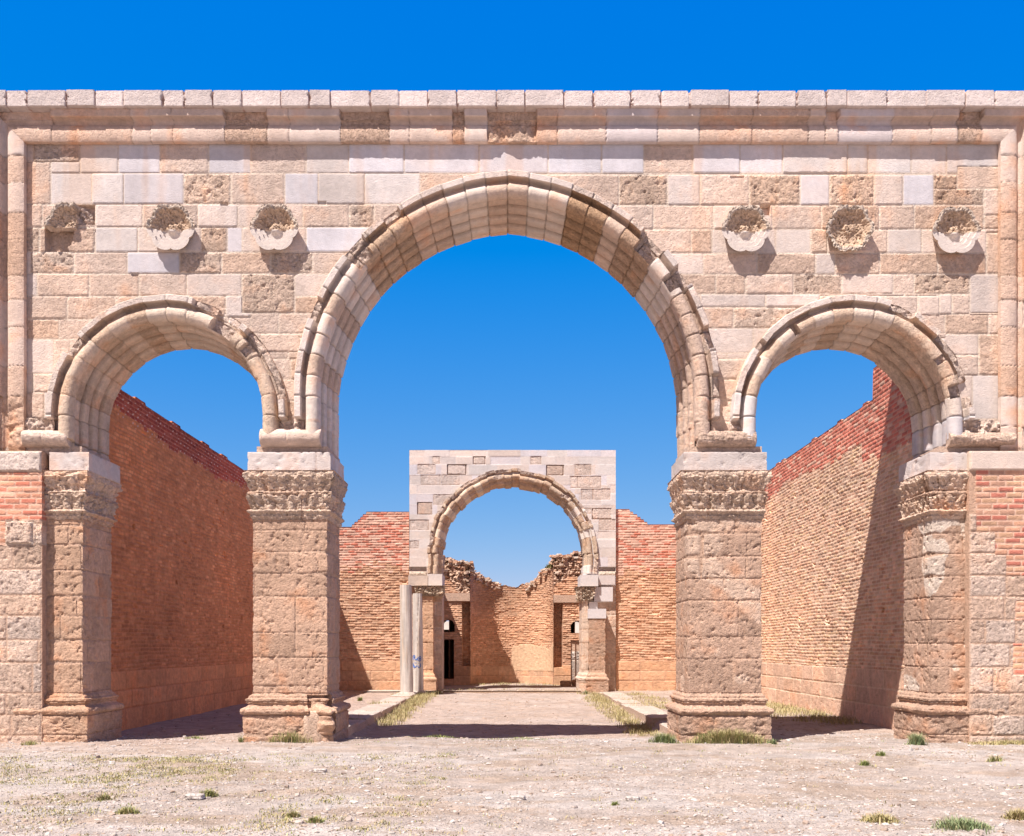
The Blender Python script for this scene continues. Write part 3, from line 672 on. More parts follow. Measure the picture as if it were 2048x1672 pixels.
# ================================================================== COURTYARD BRICK WALLS
OR = [(.59, .345, .225), (.55, .305, .195), (.63, .39, .27), (.51, .275, .175), (.61, .37, .25)]
ORD = [(.46, .21, .12), (.43, .185, .105), (.49, .24, .14), (.40, .175, .10)]
RED = [(.52, .12, .075), (.56, .15, .09), (.48, .10, .065), (.60, .22, .14)]
REDM = [(.60, .22, .15), (.64, .34, .25), (.68, .44, .34), (.56, .18, .12), (.66, .40, .30), (.66, .42, .32)]
def brick_wall(name, label, side, xw, y0, y1, topfn, redfn, seed, cols, redcols, plinth=1.12, thick=1.1, mortar=(.64, .45, .31), dots=False):
    """side +1: face looks towards +x (the left wall), -1: towards -x; u runs along Y"""
    zt = 7.4
    p = Panel(ar(y0, y1, .026), ar(-.25, zt, .0155), seed=seed, base=(.4, .22, .13))
    p.bricks(lambda U, V: V > plinth - .1, bw=.24, bh=.078, cols=cols, mort=mortar, jw=.010, jd=.012, rel=.008, wob=.025, seed=seed, miss=.03, rough=.5)
    if dots: rm = (.55, .2, .14)
    else: rm = (.62, .36, .27)
    p.bricks(lambda U, V: (np.floor(V / .085) * .085 > redfn(U) + (fbm(U * .35, U * 0 + 2, 2, seed) - .5) * .5 + (hsh(np.floor(V / .085), np.floor(U / .25 + .5 * (np.floor(V / .085) % 2)), 6) - .5) * .12), bw=.25, bh=.085, cols=redcols, mort=rm, jw=.009, jd=.014, rel=.006, wob=.008, seed=seed + 3, rough=.3)
    p.rows([-.3, .38, .74, plinth], y0, y1, .5, 1.1, 'T', seed=seed, mort=mortar, rough=.5, col=tuple(np.array(cols[0]) * 1.04 * np.array([1, 1.08, 1.15])))
    # scattered putlog holes
    r = random.Random(seed)
    for _ in range(14):
        u, v = r.uniform(y0 + .5, y1 - .5), r.uniform(1.6, 5.6); q = p.sl(u, u + .10, v, v + .09); p.D[q] -= .10
    top = lambda U: topfn(U)
    if side > 0: Pp = p.planar((xw, 0, 0), (0, 1, 0), (0, 0, 1), (1, 0, 0), top=top)
    else: Pp = p.planar((xw, 0, 0), (0, 1, 0), (0, 0, 1), (-1, 0, 0), top=top)
    if dots:
        m = (p.Vv > redfn(p.U) - .05); r_ = np.floor(p.Vv / .085); c_ = p.U / .25 + .5 * (r_ % 2); fu = (c_ % 1) * .25; fv = p.Vv - r_ * .085
        dt = m & (fu < .045) & (fv < .022) & (hsh(r_, np.floor(c_), 8) > .35); p.Cc[dt] = (.66, .50, .44)
    mb = MB(); mb.grid(Pp, p.Cc, p.A, flip=side < 0)
    u = p.u; tz = topfn(u); xf = np.full(len(u), xw); xb = np.full(len(u), xw - side * thick)
    cap = np.stack([np.stack([xf, u, tz], -1), np.stack([xb, u, tz], -1)]); mb.grid(cap, np.array(cols[1]), .6, flip=side > 0)
    bk = np.stack([np.stack([xb, u, tz], -1), np.stack([xb, u, tz * 0 - .3], -1)]); mb.grid(bk, np.array(cols[1]), .6, flip=side > 0)
    for k in (0, -1):
        mb.quad([(xf[k], u[k], -.3), (xb[k], u[k], -.3), (xb[k], u[k], tz[k]), (xf[k], u[k], tz[k])], cols[1], .6)
    return tag(mb.build(name, M_BRICK), label, 'wall')
def top_l(U): return 6.55 + (hsh(np.floor(U / .52), 1, 3) > .85) * .05 + .0 * U
def top_r(U): return np.where(U < 19.95, 7.36, 6.72) + (hsh(np.floor(U / .27), 1, 4) > .80) * .05
brick_wall('brick_wall', 'long brick courtyard wall in shade seen through the left side arch', 1, -7.55, 17.1, 35.5, top_l, lambda U: 6.0 + 0 * U, 121, [(.68, .28, .125), (.62, .245, .11), (.72, .32, .15), (.64, .26, .12)], [(.40, .085, .055), (.44, .11, .07), (.36, .075, .05)], dots=True, mortar=(.60, .25, .12))
brick_wall('brick_wall', 'long sunlit brick courtyard wall with raised red end seen through the right side arch', -1, 7.5, 17.1, 35.5, top_r, lambda U: 5.82 + .0 * U + np.where(U < 20.6, -.35, 0), 131, [(.66, .41, .28), (.62, .36, .24), (.70, .46, .33), (.58, .32, .21), (.68, .43, .26)], [(.56, .17, .12), (.58, .20, .14), (.54, .155, .105), (.60, .24, .17), (.58, .19, .13), (.66, .42, .31)], mortar=(.74, .56, .41))

def back_wall(label, x0, x1, topfn, seed, flipx=1):
    Yb = 34.72; p = Panel(ar(x0, x1, .03), ar(-.2, 6.6, .0165), seed=seed)
    p.bricks(lambda U, V: V > 1.0, bw=.27, bh=.092, cols=OR, mort=(.62, .42, .28), jw=.012, jd=.022, rel=.016, wob=.03, seed=seed, rough=.6, miss=.03)
    p.bricks(lambda U, V: np.floor(V / .092) * .092 > 4.3 + (fbm(U * .5, U * 0 + 4, 2, seed) - .5) * .9 + (hsh(np.floor(V / .092), np.floor(U / .27), 6) - .5) * .5, bw=.27, bh=.092, cols=REDM, mort=(.66, .42, .33), jw=.012, jd=.018, rel=.010, wob=.012, seed=seed + 2, rough=.3)
    p.rows([-.3, .35, .7, 1.06], x0, x1, .6, 1.2, 'T', seed=seed, mort=(.5, .3, .2), rough=.5, col=(.60, .37, .235))
    Pp = p.planar((0, Yb, 0), (1, 0, 0), (0, 0, 1), (0, -1, 0), top=topfn)
    mb = MB(); mb.grid(Pp, p.Cc, p.A)
    u = p.u; tz = topfn(u); f_ = np.stack([u, np.full(len(u), Yb), tz], -1); b_ = f_.copy(); b_[:, 1] += .9; c_ = b_.copy(); c_[:, 2] = -.3
    mb.grid(np.stack([f_, b_]), OR[0], .6); mb.grid(np.stack([b_, c_]), OR[0], .6)
    for k in (0, -1): mb.quad([(u[k], Yb, -.3), (u[k], Yb + .9, -.3), (u[k], Yb + .9, tz[k]), (u[k], Yb, tz[k])], OR[0], .6)
    return tag(mb.build('brick_wall', M_BRICK), label, 'wall')
def stp(v, b=.092): return np.floor(v / b) * b
bx = lambda px: X(px, 34.72)
back_wall('back courtyard brick wall left of the white arch, red courses stepping up to it', -7.55, bx(818), lambda U: stp(np.interp(U, [-7.6, bx(703), bx(733), 0], [5.96, 5.96, 6.46, 6.46])) + .02, 141)
back_wall('back courtyard brick wall right of the white arch, red courses stepping down from it', bx(1232), 7.55, lambda U: stp(np.interp(U, [0, bx(1258), bx(1295), 8], [6.56, 6.56, 6.06, 6.06])) + .02, 142)

# ================================================================== INNER ARCH
YI = 34.6; KI = F / YI
inner = thing('inner_arch', 'smaller white stone arch with old tan blocks at the back of the courtyard', 'arch', (0, 34.6, 0))
AI = Arch(0.0, 4.92, 2.55, .0, 4.2)
p = Panel(ar(-3.70, 3.74, .03), ar(-.2, Z(900, YI), .022), seed=151, base=(.6, .5, .45))
zz = [Z(y, YI) for y in (1378, 1355, 1330, 1305, 1280, 1255, 1230, 1205, 1172)]
p.rows([-.3] + zz[1:], -3.8, 3.8, .5, .9, 'TMT', seed=5, rough=.6)
p.rows([Z(y, YI) for y in (1172, 1152, 1134, 1114, 1096, 1078, 1062, 1045, 1029, 1010, 988, 970, 950, 929, 913, 899)], -3.8, 3.8, .7, 1.4, 'Wllw', seed=6, jw=.002, jd=.004, mort=(.62, .56, .54))
old = [(864, 879, 913, 928, 'L'), (834, 871, 929, 948, 'M'), (895, 932, 929, 949, 'M'), (946, 971, 913, 929, 'L'), (841, 881, 949, 970, 'M'), (882, 920, 949, 970, 'M'),
       (866, 905, 988, 1011, 'M'), (835, 865, 1004, 1029, 'D'), (820, 857, 1040, 1061, 'L'), (820, 838, 1081, 1097, 'M'),
       (1061, 1082, 913, 929, 'M'), (1093, 1127, 930, 951, 'D'), (1149, 1182, 929, 951, 'L'), (1140, 1155, 952, 976, 'M'), (1155, 1202, 952, 976, 'M'), (1163, 1185, 977, 1000, 'M'), (1186, 1221, 977, 1000, 'M'),
       (1158, 1183, 1016, 1028, 'L'), (1184, 1223, 1016, 1038, 'M'), (1197, 1231, 1039, 1061, 'M')]
for a, b, y0, y1, t in old: p.rect(X(a, YI), X(b, YI), Z(y1, YI), Z(y0, YI), {'M': 'L', 'D': 'M', 'L': 'L'}[t], off=-.015, mort=(.45, .34, .28), jw=.008, jd=(.07 if t == 'D' or a in (895, 946, 1093, 1184) else .02), rough=.6)
# pale blocks and recess at the imposts
for sgn in (-1, 1):
    a, b = (X(820, YI), X(852, YI)) if sgn < 0 else (X(1198, YI), X(1230, YI))
    q = p.sl(a, b, Z(1142, YI), Z(1134, YI)); p.D[q] = -.22
    q = p.sl(a, b, Z(1153, YI), Z(1142, YI)); p.Cc[q] = (.62, .52, .42); p.A[q] = 1
    vv = p.Vv[q]; p.D[q] = .05 * np.sin(np.clip((vv - vv.min()) / max(1e-6, (vv.max() - vv.min())), 0, 1) * np.pi) + (p.nB[q] - .5) * .09
Pp = p.planar((0, YI, 0), (1, 0, 0), (0, 0, 1), (0, -1, 0))
mb = MB(); mb.grid(Pp, p.Cc, p.A, fmask(Pp, lambda c: ~AI.inside(c[..., 0], c[..., 2], .25) | (c[..., 2] < 4.2) & (np.abs(c[..., 0]) > 2.53)))
zt = Z(900, YI)
bu = ar(-3.70, 3.74, .1); bv = ar(-.2, zt, .1); Ug, Vg = np.meshgrid(bu, bv); Pb = np.stack([Ug, np.full(Ug.shape, YI + 1.1), Vg], -1)
mb.grid(Pb, L, .3, fmask(Pb, lambda c: ~AI.inside(c[..., 0], c[..., 2], .12)), flip=True)
mb.quad([(-3.70, YI, zt), (3.74, YI, zt), (3.74, YI + 1.1, zt), (-3.70, YI + 1.1, zt)], W)
for xx in (-3.70, 3.74): mb.quad([(xx, YI, -.2), (xx, YI + 1.1, -.2), (xx, YI + 1.1, zt), (xx, YI, zt)], (.7, .62, .58))
for xx in (-2.53, 2.53): 
    vv = ar(-.2, 4.25, .05); cc = np.array((.60, .44, .33)) * (.85 + .3 * hsh(np.floor(vv / .42), 2, 1))[:, None]
    mb.grid(np.stack([np.stack([np.full(len(vv), xx), np.full(len(vv), YI), vv], -1), np.stack([np.full(len(vv), xx), np.full(len(vv), YI + 1.1), vv], -1)]), np.stack([cc, cc]), .5)
keep(mb.build('ashlar_wall', M_STONE), inner)
pi_ = [(.50, 16.16), (.49, 15.92), (.40, 15.92), (.39, 15.96), (.36, 16.03), (.31, 16.05)]
for a in np.linspace(90, -80, 8): pi_.append((.215 + .095 * math.sin(math.radians(a)), 16.03 - .09 * math.cos(math.radians(a))))
pi_ += [(.10, 16.12), (.0, 16.14), (.0, 17.16), (.3, 17.16)]
PI_ = resample(pi_, .03); PI_[:, 1] += YI - W0
def tone_i(am, b, r):
    t = r.random()
    if am > 30: return ((.64, .50, .39), .95) if t < .75 else ((.74, .68, .64), .1)
    return ((.65, .48, .36), .8) if t < .75 else ((.72, .60, .48), .2)
dmi = lambda a: (((hsh(np.floor((a + 200) / 6), 3, 8) > .62)) * 1.0, ((hsh(np.floor((a + 200) / 6), 5, 9) > .84)) * 1.0)
keep(archivolt(AI, 'archivolt', None, 15, 24, tone_i, dmi, st=.03, y0=YI - W0, prof=PI_, jit=.05), inner)
# pilasters in front of the jambs
def small_pier(rect, ztop, col, seed, basez=True, cap=None, rough=.5):
    mb = MB(); ring_mesh(mb, rect, ar(-.15, ztop, .03), interp([(0, .11), (.36, .11), (.40, .14), (.46, .13), (.50, .06), (.56, .07), (.60, .04), (.64, .01), (.66, 0)]) if basez else interp([(0, 0), (9, 0)]), plain, block_cols(list(np.arange(-.2, ztop + .5, .48)), col, rough, wm=1.2, mort=(.45, .28, .18)), seed, st=.03)
    return mb
mb = small_pier((-3.18, -2.80, 34.1, 34.7), 3.40, (.60, .38, .25), 161); o = keep(mb.build('pilaster', M_STONE), inner)
def rubcap(rect, z0, z1, seed, col, sub=o, rel=.10, name='capital'):
    mb = MB(); ring_mesh(mb, rect, ar(z0, z1, .02), interp([(z0, -.06), (z0 + (z1 - z0) * .3, 0), (z1, .03)]), lambda Sd, Fr, Rn, Zg, sd: (fbm(Rn * 14, Zg * 14, 4, sd, .8) - .5) * rel * 2 - (vn(Rn * 24, Zg * 24, sd) > .62) * rel * .4, block_cols([z0 - .1, z1 + .1], col, 1., wm=3), seed, st=.02)
    c = mb.build(name, M_STONE); 
    if sub: c.parent = sub
    return c
rubcap((-3.40, -2.46, 34.0, 35.0), 3.36, 3.74, 162, (.62, .50, .38))
mb = MB(); mb.box(-3.72, -3.02, 34.42, 34.62, 3.76, 4.13, (.54, .45, .39), .3); mb.box(-3.0, -2.50, 34.38, 35.68, 3.76, 4.18, (.58, .52, .49), .1); c = mb.build('impost', M_STONE); c.parent = o
mb = small_pier((2.74, 3.31, 34.08, 34.7), 2.58, (.50, .34, .25), 171, rough=.8); o2 = keep(mb.build('pilaster', M_STONE), inner)
mb = MB(); mb.box(2.71, 3.34, 34.05, 34.7, 2.58, 2.92, (.58, .55, .56), .05); c = mb.build('cap_block', M_STONE); c.parent = o2
mb = small_pier((2.50, 2.74, 34.42, 35.72), 3.30, (.64, .50, .40), 172); o3 = keep(mb.build('pilaster', M_STONE), inner)
rubcap((2.38, 2.92, 34.3, 35.5), 3.22, 3.72, 173, (.58, .47, .37), sub=o3, rel=.12)
mb = MB(); mb.box(2.44, 3.08, 34.3, 35.68, 3.74, 4.14, (.58, .54, .53), .05); mb.box(3.10, 3.70, 34.45, 34.62, 3.80, 4.14, (.56, .50, .48), .1)
mb.box(2.95, 3.62, 34.45, 34.62, 3.20, 3.72, (.58, .54, .54), .05); mb.box(2.76, 3.08, 34.47, 34.62, 2.94, 3.19, (.57, .52, .50), .05); c = mb.build('impost', M_STONE); c.parent = o3

# ================================================================== THRONE HALL RUINS BEHIND
YH = 40.0; KH = F / YH
hx = lambda px: X(px, YH)
def arch_open(x, z, cx, hw, zs): return (np.abs(x - cx) < hw) & ((z < zs) | ((x - cx) ** 2 + (z - zs) ** 2 < hw ** 2))
def hall_wall(label, x0, x1, topfn, doors, niche, seed, lintel):
    root = thing('ruined_hall_wall', label, 'wall', ((x0 + x1) / 2, YH, 0))
    p = Panel(ar(x0, x1, .03), ar(-.2, 6.0, .02), seed=seed)
    p.bricks(lambda U, V: V > .75, bw=.24, bh=.083, cols=OR, mort=(.55, .36, .24), jw=.012, jd=.022, rel=.016, wob=.03, seed=seed, rough=.6, miss=.04)
    p.rows([-.3, .35, .8], x0, x1, .6, 1.1, 'T', seed=seed, mort=(.5, .3, .2), rough=.5, col=(.60, .36, .22))
    rub = (p.Vv > topfn(p.U) - .9 - (p.nA - .5) * 1.2)
    p.Cc[rub] = (np.array((.56, .39, .29)) * (.6 + .8 * p.nB[..., None]))[rub]; p.A[rub] = 1
    p.D = p.D + rub * ((p.nB - .5) * .25 - (vn(p.U * 9, p.Vv * 9, 3) > .6) * .12)
    if niche: q = p.sl(niche[0], niche[1], niche[2], niche[3]); p.D[q] = -.55 + (p.nB[q] - .5) * .1
    tf = lambda U: topfn(U) + (fbm(U * 4, U * 0 + 3, 4, seed + 3) - .5) * .45
    Pp = p.planar((0, YH, 0), (1, 0, 0), (0, 0, 1), (0, -1, 0), top=tf)
    def m(c):
        x, z = c[..., 0], c[..., 2]; r = np.ones(x.shape, bool)
        for (cx, hw, z0, z1, zs) in doors:
            r &= ~((np.abs(x - cx) < hw) & (z > z0) & (z < z1)) if zs is None else ~((z > z0) & arch_open(x, z, cx, hw, zs))
        return r
    mb = MB(); mb.grid(Pp, p.Cc, p.A, fmask(Pp, m))
    th = .9
    for (cx, hw, z0, z1, zs) in doors:              # reveals
        if zs is None: path = [(cx - hw, z0), (cx - hw, z1), (cx + hw, z1), (cx + hw, z0), (cx - hw, z0)]
        else: path = [(cx - hw, z0)] + [(cx - hw * math.cos(a), zs + hw * math.sin(a)) for a in np.linspace(0, math.pi, 15)] + [(cx + hw, z0), (cx - hw, z0)]
        a = np.array([(q[0], YH + .01, q[1]) for q in path]); b = a.copy(); b[:, 1] = YH + th
        mb.grid(np.stack([a, b]), (.52, .30, .19), .6)
    u = p.u; tz = tf(u)
    uu, kk = np.meshgrid(u, np.linspace(0, 1, 22)); zc = tf(uu) + (fbm(uu * 5, kk * 6, 4, seed + 9, .7) - .5) * .5 * np.sin(np.pi * np.clip(kk * 1.0, 0, 1)) + .35 * kk * 0
    mb.grid(np.stack([uu, YH + kk * th, zc], -1), np.array((.42, .27, .19)) * (.8 + .4 * vn(uu * 9, kk * 9, 2))[..., None], 1.0)
    # rear with the same openings
    bu = ar(x0, x1, .06); bv = ar(-.2, 6, .06); Ug, Vg = np.meshgrid(bu, bv); Pb = np.stack([Ug, np.full(Ug.shape, YH + th), np.minimum(Vg, tf(Ug))], -1)
    mb.grid(Pb, (.5, .3, .2), .6, fmask(Pb, m), flip=True)
    for xx, kx in ((x0, 0), (x1, -1)):
        mb.quad([(xx, YH, -.2), (xx, YH + th, -.2), (xx, YH + th, tz[kx]), (xx, YH, tz[kx])], OR[0], .6)
    keep(mb.build('brickwork', M_BRICK), root)
    mb = MB(); mb.box(*lintel, (.54, .38, .29), .5); keep(mb.build('lintel', M_STONE), root)
    # loose rubble core on the broken top
    mb = MB(); r = random.Random(seed)
    for _ in range(330):
        x = r.uniform(x0 + .1, x1 - .1); y = YH + r.uniform(-.12, th); z = float(tf(np.array([x]))[0]) - r.random() ** 1.5 * .55 * (1 if y < YH + .05 else .1) + .02
        s = r.uniform(.04, .12); ang = r.uniform(0, 6.28); V = []
        for dz in (-1, 1):
            for dx, dy in ((-1, -1), (1, -1), (1, 1), (-1, 1)):
                a_, b_ = dx * s * r.uniform(.7, 1.2), dy * s * .8 * r.uniform(.7, 1.2)
                V.append((x + a_ * math.cos(ang) - b_ * math.sin(ang), y + a_ * math.sin(ang) + b_ * math.cos(ang), z + dz * s * .45 + a_ * .3 * math.sin(ang * 3)))
        c_ = np.array(r.choice([(.56, .34, .23), (.60, .42, .31), (.52, .38, .29), (.64, .52, .42)]))
        mb.faces(V, [[0, 3, 2, 1], [4, 5, 6, 7], [0, 1, 5, 4], [1, 2, 6, 5], [2, 3, 7, 6], [3, 0, 4, 7]], c_, .6)
    keep(mb.build('broken_core', M_BRICK, smooth=False), root)
    return root
hz = lambda py: Z(py, YH)
tl = lambda U: np.interp(U, [-6, hx(884), hx(900), hx(905), hx(925), hx(941)], [5.4, hz(1113), hz(1117), hz(1126), hz(1138), hz(1152)])
tr_ = lambda U: np.interp(U, [hx(1100), hx(1107), hx(1125), hx(1140), hx(1165), 6], [hz(1130), hz(1127), hz(1117), hz(1112), hz(1105), 5.6])
hall_wall('ruined brick hall wall with black doorway and arched window, left inside inner arch', -5.5, hx(941), tl,
          [(hx(895), 12.5 / KH, hz(1358), hz(1279), None), (hx(896), 13 / KH, hz(1264), None, hz(1252))], (hx(924), hx(940), hz(1332), hz(1204)), 181, (-3.4, hx(940), YH - .06, YH + .3, hz(1202), hz(1186)))
hall_wall('ruined brick hall wall with stone-blocked doorway and arched window, right inside inner arch', hx(1107), 5.5, tr_,
          [(hx(1154), 13 / KH, hz(1364), hz(1281), None), (hx(1154), 13 / KH, hz(1266), None, hz(1255))], (hx(1108), hx(1125), hz(1335), hz(1206)), 182, (hx(1107), 3.4, YH - .06, YH + .3, hz(1205), hz(1190)))
# dark room behind left doorway; blocked doorway at right
mb = MB(); mb.box(-3.9, -1.9, YH + .95, YH + 4, -.2, hz(1270), (.10, .07, .05), .5)
mb2 = MB()
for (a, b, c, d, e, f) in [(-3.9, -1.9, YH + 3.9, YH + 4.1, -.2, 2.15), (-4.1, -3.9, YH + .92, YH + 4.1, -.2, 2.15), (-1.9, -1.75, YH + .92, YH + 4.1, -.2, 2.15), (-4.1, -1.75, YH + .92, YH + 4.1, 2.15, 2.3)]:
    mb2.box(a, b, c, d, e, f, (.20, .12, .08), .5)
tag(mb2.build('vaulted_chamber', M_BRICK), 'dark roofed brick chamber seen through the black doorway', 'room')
p = Panel(ar(2.45, 3.05, .02), ar(-.1, 1.95, .02), seed=190); p.rect(2.4, 3.1, -.2, 1.0, 'T', col=(.42, .37, .33)); p.rect(2.4, 2.85, 1.0, 1.38, 'D', rough=1.6, col=(.55, .50, .46)); p.rect(2.85, 3.1, 1.0, 1.38, 'D', col=(.5, .4, .33)); p.rect(2.4, 3.1, 1.38, 2.0, 'M', col=(.58, .42, .32))
mb = MB(); mb.grid(p.planar((0, YH + .07, 0), (1, 0, 0), (0, 0, 1), (0, -1, 0)), p.Cc, p.A); mb.box(2.45, 3.05, YH + .16, YH + .6, -.1, 1.95, (.5, .4, .33))
tag(mb.build('door_blocking', M_STONE), 'grey rubble and slab filling in the right hall doorway', 'stone')
# side walls of the hall, mostly hidden
for sx, lb in ((-1, 'hall side wall casting a diagonal shadow left behind inner arch'), (1, 'hall side wall hidden right behind inner arch pilaster')):
    mb = MB(); a, b = (-4.3, -3.38) if sx < 0 else (3.5, 4.4)
    p = Panel(ar(36.4, 40.0, .04), ar(-.2, 5.3, .025), seed=195); p.bricks(lambda U, V: V > -1, bw=.24, bh=.083, cols=OR, mort=(.55, .36, .24), wob=.03, seed=4, rough=.6)
    mb.grid(p.planar((b if sx < 0 else a, 0, 0), (0, 1, 0), (0, 0, 1), (-sx, 0, 0)), p.Cc, p.A, flip=sx > 0)
    mb.box(a + (.03 if sx > 0 else 0), b - (.03 if sx < 0 else 0), 36.4, 39.99, -.2, 5.28, OR[0])
    tag(mb.build('brick_wall', M_BRICK), lb, 'wall')
# apse
def apse():
    root = thing('brick_apse', 'curved ruined brick apse framed by the inner arch, half in shadow', 'wall', (0, YH, 0))
    R = -hx(941); th_ = math.pi
    Lp = math.pi * R + 1.2
    p = Panel(ar(0, Lp, .026), ar(-.2, 5.2, .02), seed=201)
    p.bricks(lambda U, V: V > .6, bw=.22, bh=.078, cols=OR, mort=(.52, .33, .21), jw=.012, jd=.02, rel=.014, wob=.03, seed=9, rough=.6, miss=.05)
    p.rows([-.3, .3, .72], 0, Lp, .5, 1.0, 'T', seed=6, mort=(.5, .3, .2), rough=.5, col=(.60, .38, .25))
    pl = (p.Vv < 1.55 + (p.nA - .5) * .8) & (p.Vv > .5) & (p.U > Lp * .5)
    p.Cc[pl] = np.array((.64, .44, .29)) * (.85 + .3 * p.nB[pl][:, None]); p.D[pl] = p.nB[pl] * .02
    def path(u, off=0):
        s1 = np.clip(u, 0, .6); s2 = np.clip(u - .6, 0, math.pi * R); s3 = np.clip(u - .6 - math.pi * R, 0, .6); a = s2 / R
        x = -(R + off) * np.cos(a); y = YH + .6 + (R + off) * np.sin(a)
        y = np.where(u < .6, YH + s1, y); y = np.where(u > .6 + math.pi * R, YH + .6 - s3, y); return x, y
    topf = lambda U: np.interp(U / Lp, [0, .10, .26, .37, .5, .63, .73, .85, 1], [5.0, 4.9, 4.68, 4.38, 4.2, 4.38, 4.85, 5.2, 5.35]) + (fbm(U * 4, U * 0, 4, 77) - .5) * .3
    V = np.minimum(p.Vv, topf(p.U)); x, y = path(p.U, -p.D * 1.0)
    x, y = path(p.U, 0); xn, yn = path(p.U, 1.0); nx, ny = xn - x, yn - y
    nx = np.where(p.U < .6, -1, np.where(p.U > Lp - .6, 1, nx)); ny = np.where((p.U < .6) | (p.U > Lp - .6), 0, ny)
    mb = MB(); mb.grid(np.stack([x - nx * p.D, y - ny * p.D, V], -1), p.Cc, p.A)
    u = p.u; x, y = path(u, 0); xo, yo = path(u, .9); tz = topf(u); xo = np.where(u < .6, -R - .9, np.where(u > Lp - .6, R + .9, xo))
    kk = np.linspace(0, 1, 14)[:, None]; zc = tz + (fbm(u[None] * 6, kk * 6, 3, 5, .7) - .5) * .35 * np.sin(kk * np.pi)
    mb.grid(np.stack([x + (xo - x) * kk, y + (yo - y) * kk, zc], -1), (.44, .29, .20), 1.0)
    mb.grid(np.stack([np.stack([xo, yo, tz], -1), np.stack([xo, yo, tz * 0 - .2], -1)]), OR[0], .6)
    keep(mb.build('brickwork', M_BRICK), root)
    mb = MB(); r = random.Random(5)
    for _ in range(420):
        t = r.random(); t = t * .42 if r.random() < .5 else 1 - t * .42
        uu = np.array([t * Lp]); zz_ = float(topf(uu)[0]); kk_ = r.random() ** 1.5; xa, ya = path(uu, kk_ * .85); zc_ = zz_ + .02 + r.random() * .05 - (r.random() * .35 if kk_ < .08 else 0)
        if kk_ < .08: xa, ya = path(uu, -.04)
        s_ = r.uniform(.04, .11); ang = r.uniform(0, 6.28); V = []
        for dz in (-1, 1):
            for dx, dy in ((-1, -1), (1, -1), (1, 1), (-1, 1)):
                a_, b_ = dx * s_ * r.uniform(.7, 1.2), dy * s_ * .8 * r.uniform(.7, 1.2)
                V.append((float(xa[0]) + a_ * math.cos(ang) - b_ * math.sin(ang), float(ya[0]) + a_ * math.sin(ang) + b_ * math.cos(ang), zc_ + dz * s_ * .45 + a_ * .3))
        mb.faces(V, [[0, 3, 2, 1], [4, 5, 6, 7], [0, 1, 5, 4], [1, 2, 6, 5], [2, 3, 7, 6], [3, 0, 4, 7]], np.array(r.choice([(.56, .34, .23), (.60, .42, .31), (.50, .36, .27), (.62, .50, .40)])), .6)
    keep(mb.build('broken_core', M_BRICK, smooth=False), root)
apse()

# ================================================================== COLUMN SHAFTS
def column(px, Yc, r0, r1, ztop, lean, label, seed, groove=False):
    root = thing('column_shaft', label, 'column', (X(px, Yc), Yc, 0), group='broken marble column shafts')
    th = np.linspace(0, 2 * np.pi, 73)[:-1]; zs = ar(-.08, ztop, .03)
    Zg, Tg = np.meshgrid(zs, th, indexing='ij'); t = Zg / ztop
    nn = fbm(Tg * 3 + 5, Zg * 1.2, 4, seed); st = fbm(Tg * 6, Zg * .8, 4, seed + 2)
    r = r0 * (1 - t) + r1 * t + (nn - .5) * .03
    if groove: r = r - .03 * sst(.05, .0, np.abs(Tg - (4.9 + .25 * np.sin(Zg * 2.2)))) * sst(1.2, 2.0, Zg)
    x = lean * Zg + r * np.cos(Tg); y = r * np.sin(Tg)
    x[-1] = lean * ztop; y[-1] = 0; x[-2] = lean * ztop + (r[-2] - .01) * np.cos(th); zz = Zg.copy(); zz[-1] = ztop; zz[-2] = ztop
    c = np.array((.52, .475, .435)) * (.58 + .84 * st)[..., None] * (.88 + .24 * vn(Tg * 14, Zg * 1.5, seed))[..., None] * (1 - np.clip(nn - .5, 0, 1)[..., None] * np.array([.1, .4, .7]))
    mb = MB(); mb.grid(np.stack([x, y, zz], -1), c, .35, closed=True)
    o = mb.build('shaft', M_MARBLE, root)
    mb = MB(); pu = ar(-r0 * 1.35, r0 * 1.35, .03); Ug, Vg = np.meshgrid(pu, pu); nb_ = fbm(Ug * 5 + 3, Vg * 5, 3, seed)
    hgt = .06 * sst(1.0, .86, np.maximum(np.abs(Ug), np.abs(Vg)) / (r0 * 1.35) + (nb_ - .5) * .1) + (nb_ - .5) * .02
    mb.grid(np.stack([Ug, Vg, hgt + .0], -1), (.58, .50, .44), .5); mb.build('footing_slab', M_STONE, root)
    return root, lambda z, a: (lean * z + (r0 * (1 - z / ztop) + r1 * z / ztop + .012) * math.cos(a), (r0 * (1 - z / ztop) + r1 * z / ztop + .012) * math.sin(a), z)
c1, _ = column(813.5, 32.0, .215, .195, Z(1170, 32.0), -.010, 'taller grey marble column shaft, plain, left of the pair', 211)
c2, surf = column(836.5, 32.9, .180, .160, Z(1187, 32.9), -.008, 'shorter grey marble column shaft with blue graffiti, right of the pair', 212, groove=True)
# blue scrawl: two short lines of cursive strokes
def stroke(mb, pts, wd=.011):
    """pts in photo pixels; laid on the shaft surface"""
    P_ = []
    for (px, py) in pts:
        dx = (px - 836.8) / (F / 32.72); z = Z(py, 32.72); a = -math.acos(max(-.97, min(.97, dx / .19))); P_.append(np.array(surf(z, a)))
    P_ = [P_[0]] + P_
    for a, b in zip(P_[:-1], P_[1:]):
        d = b - a; n_ = np.array([-d[2], 0, d[0]]); ln = np.linalg.norm(n_)
        if ln < 1e-6: continue
        n_ = n_ / ln * wd; e = d / (np.linalg.norm(d) + 1e-9) * wd * .7
        mb.quad([a - n_ - e, b - n_ + e, b + n_ + e, a + n_ - e], (.03, .14, .50), 0)
def arcp(cx, cy, rx, ry, a0, a1, n=9): return [(cx + rx * math.cos(math.radians(t)), cy + ry * math.sin(math.radians(t))) for t in np.linspace(a0, a1, n)]
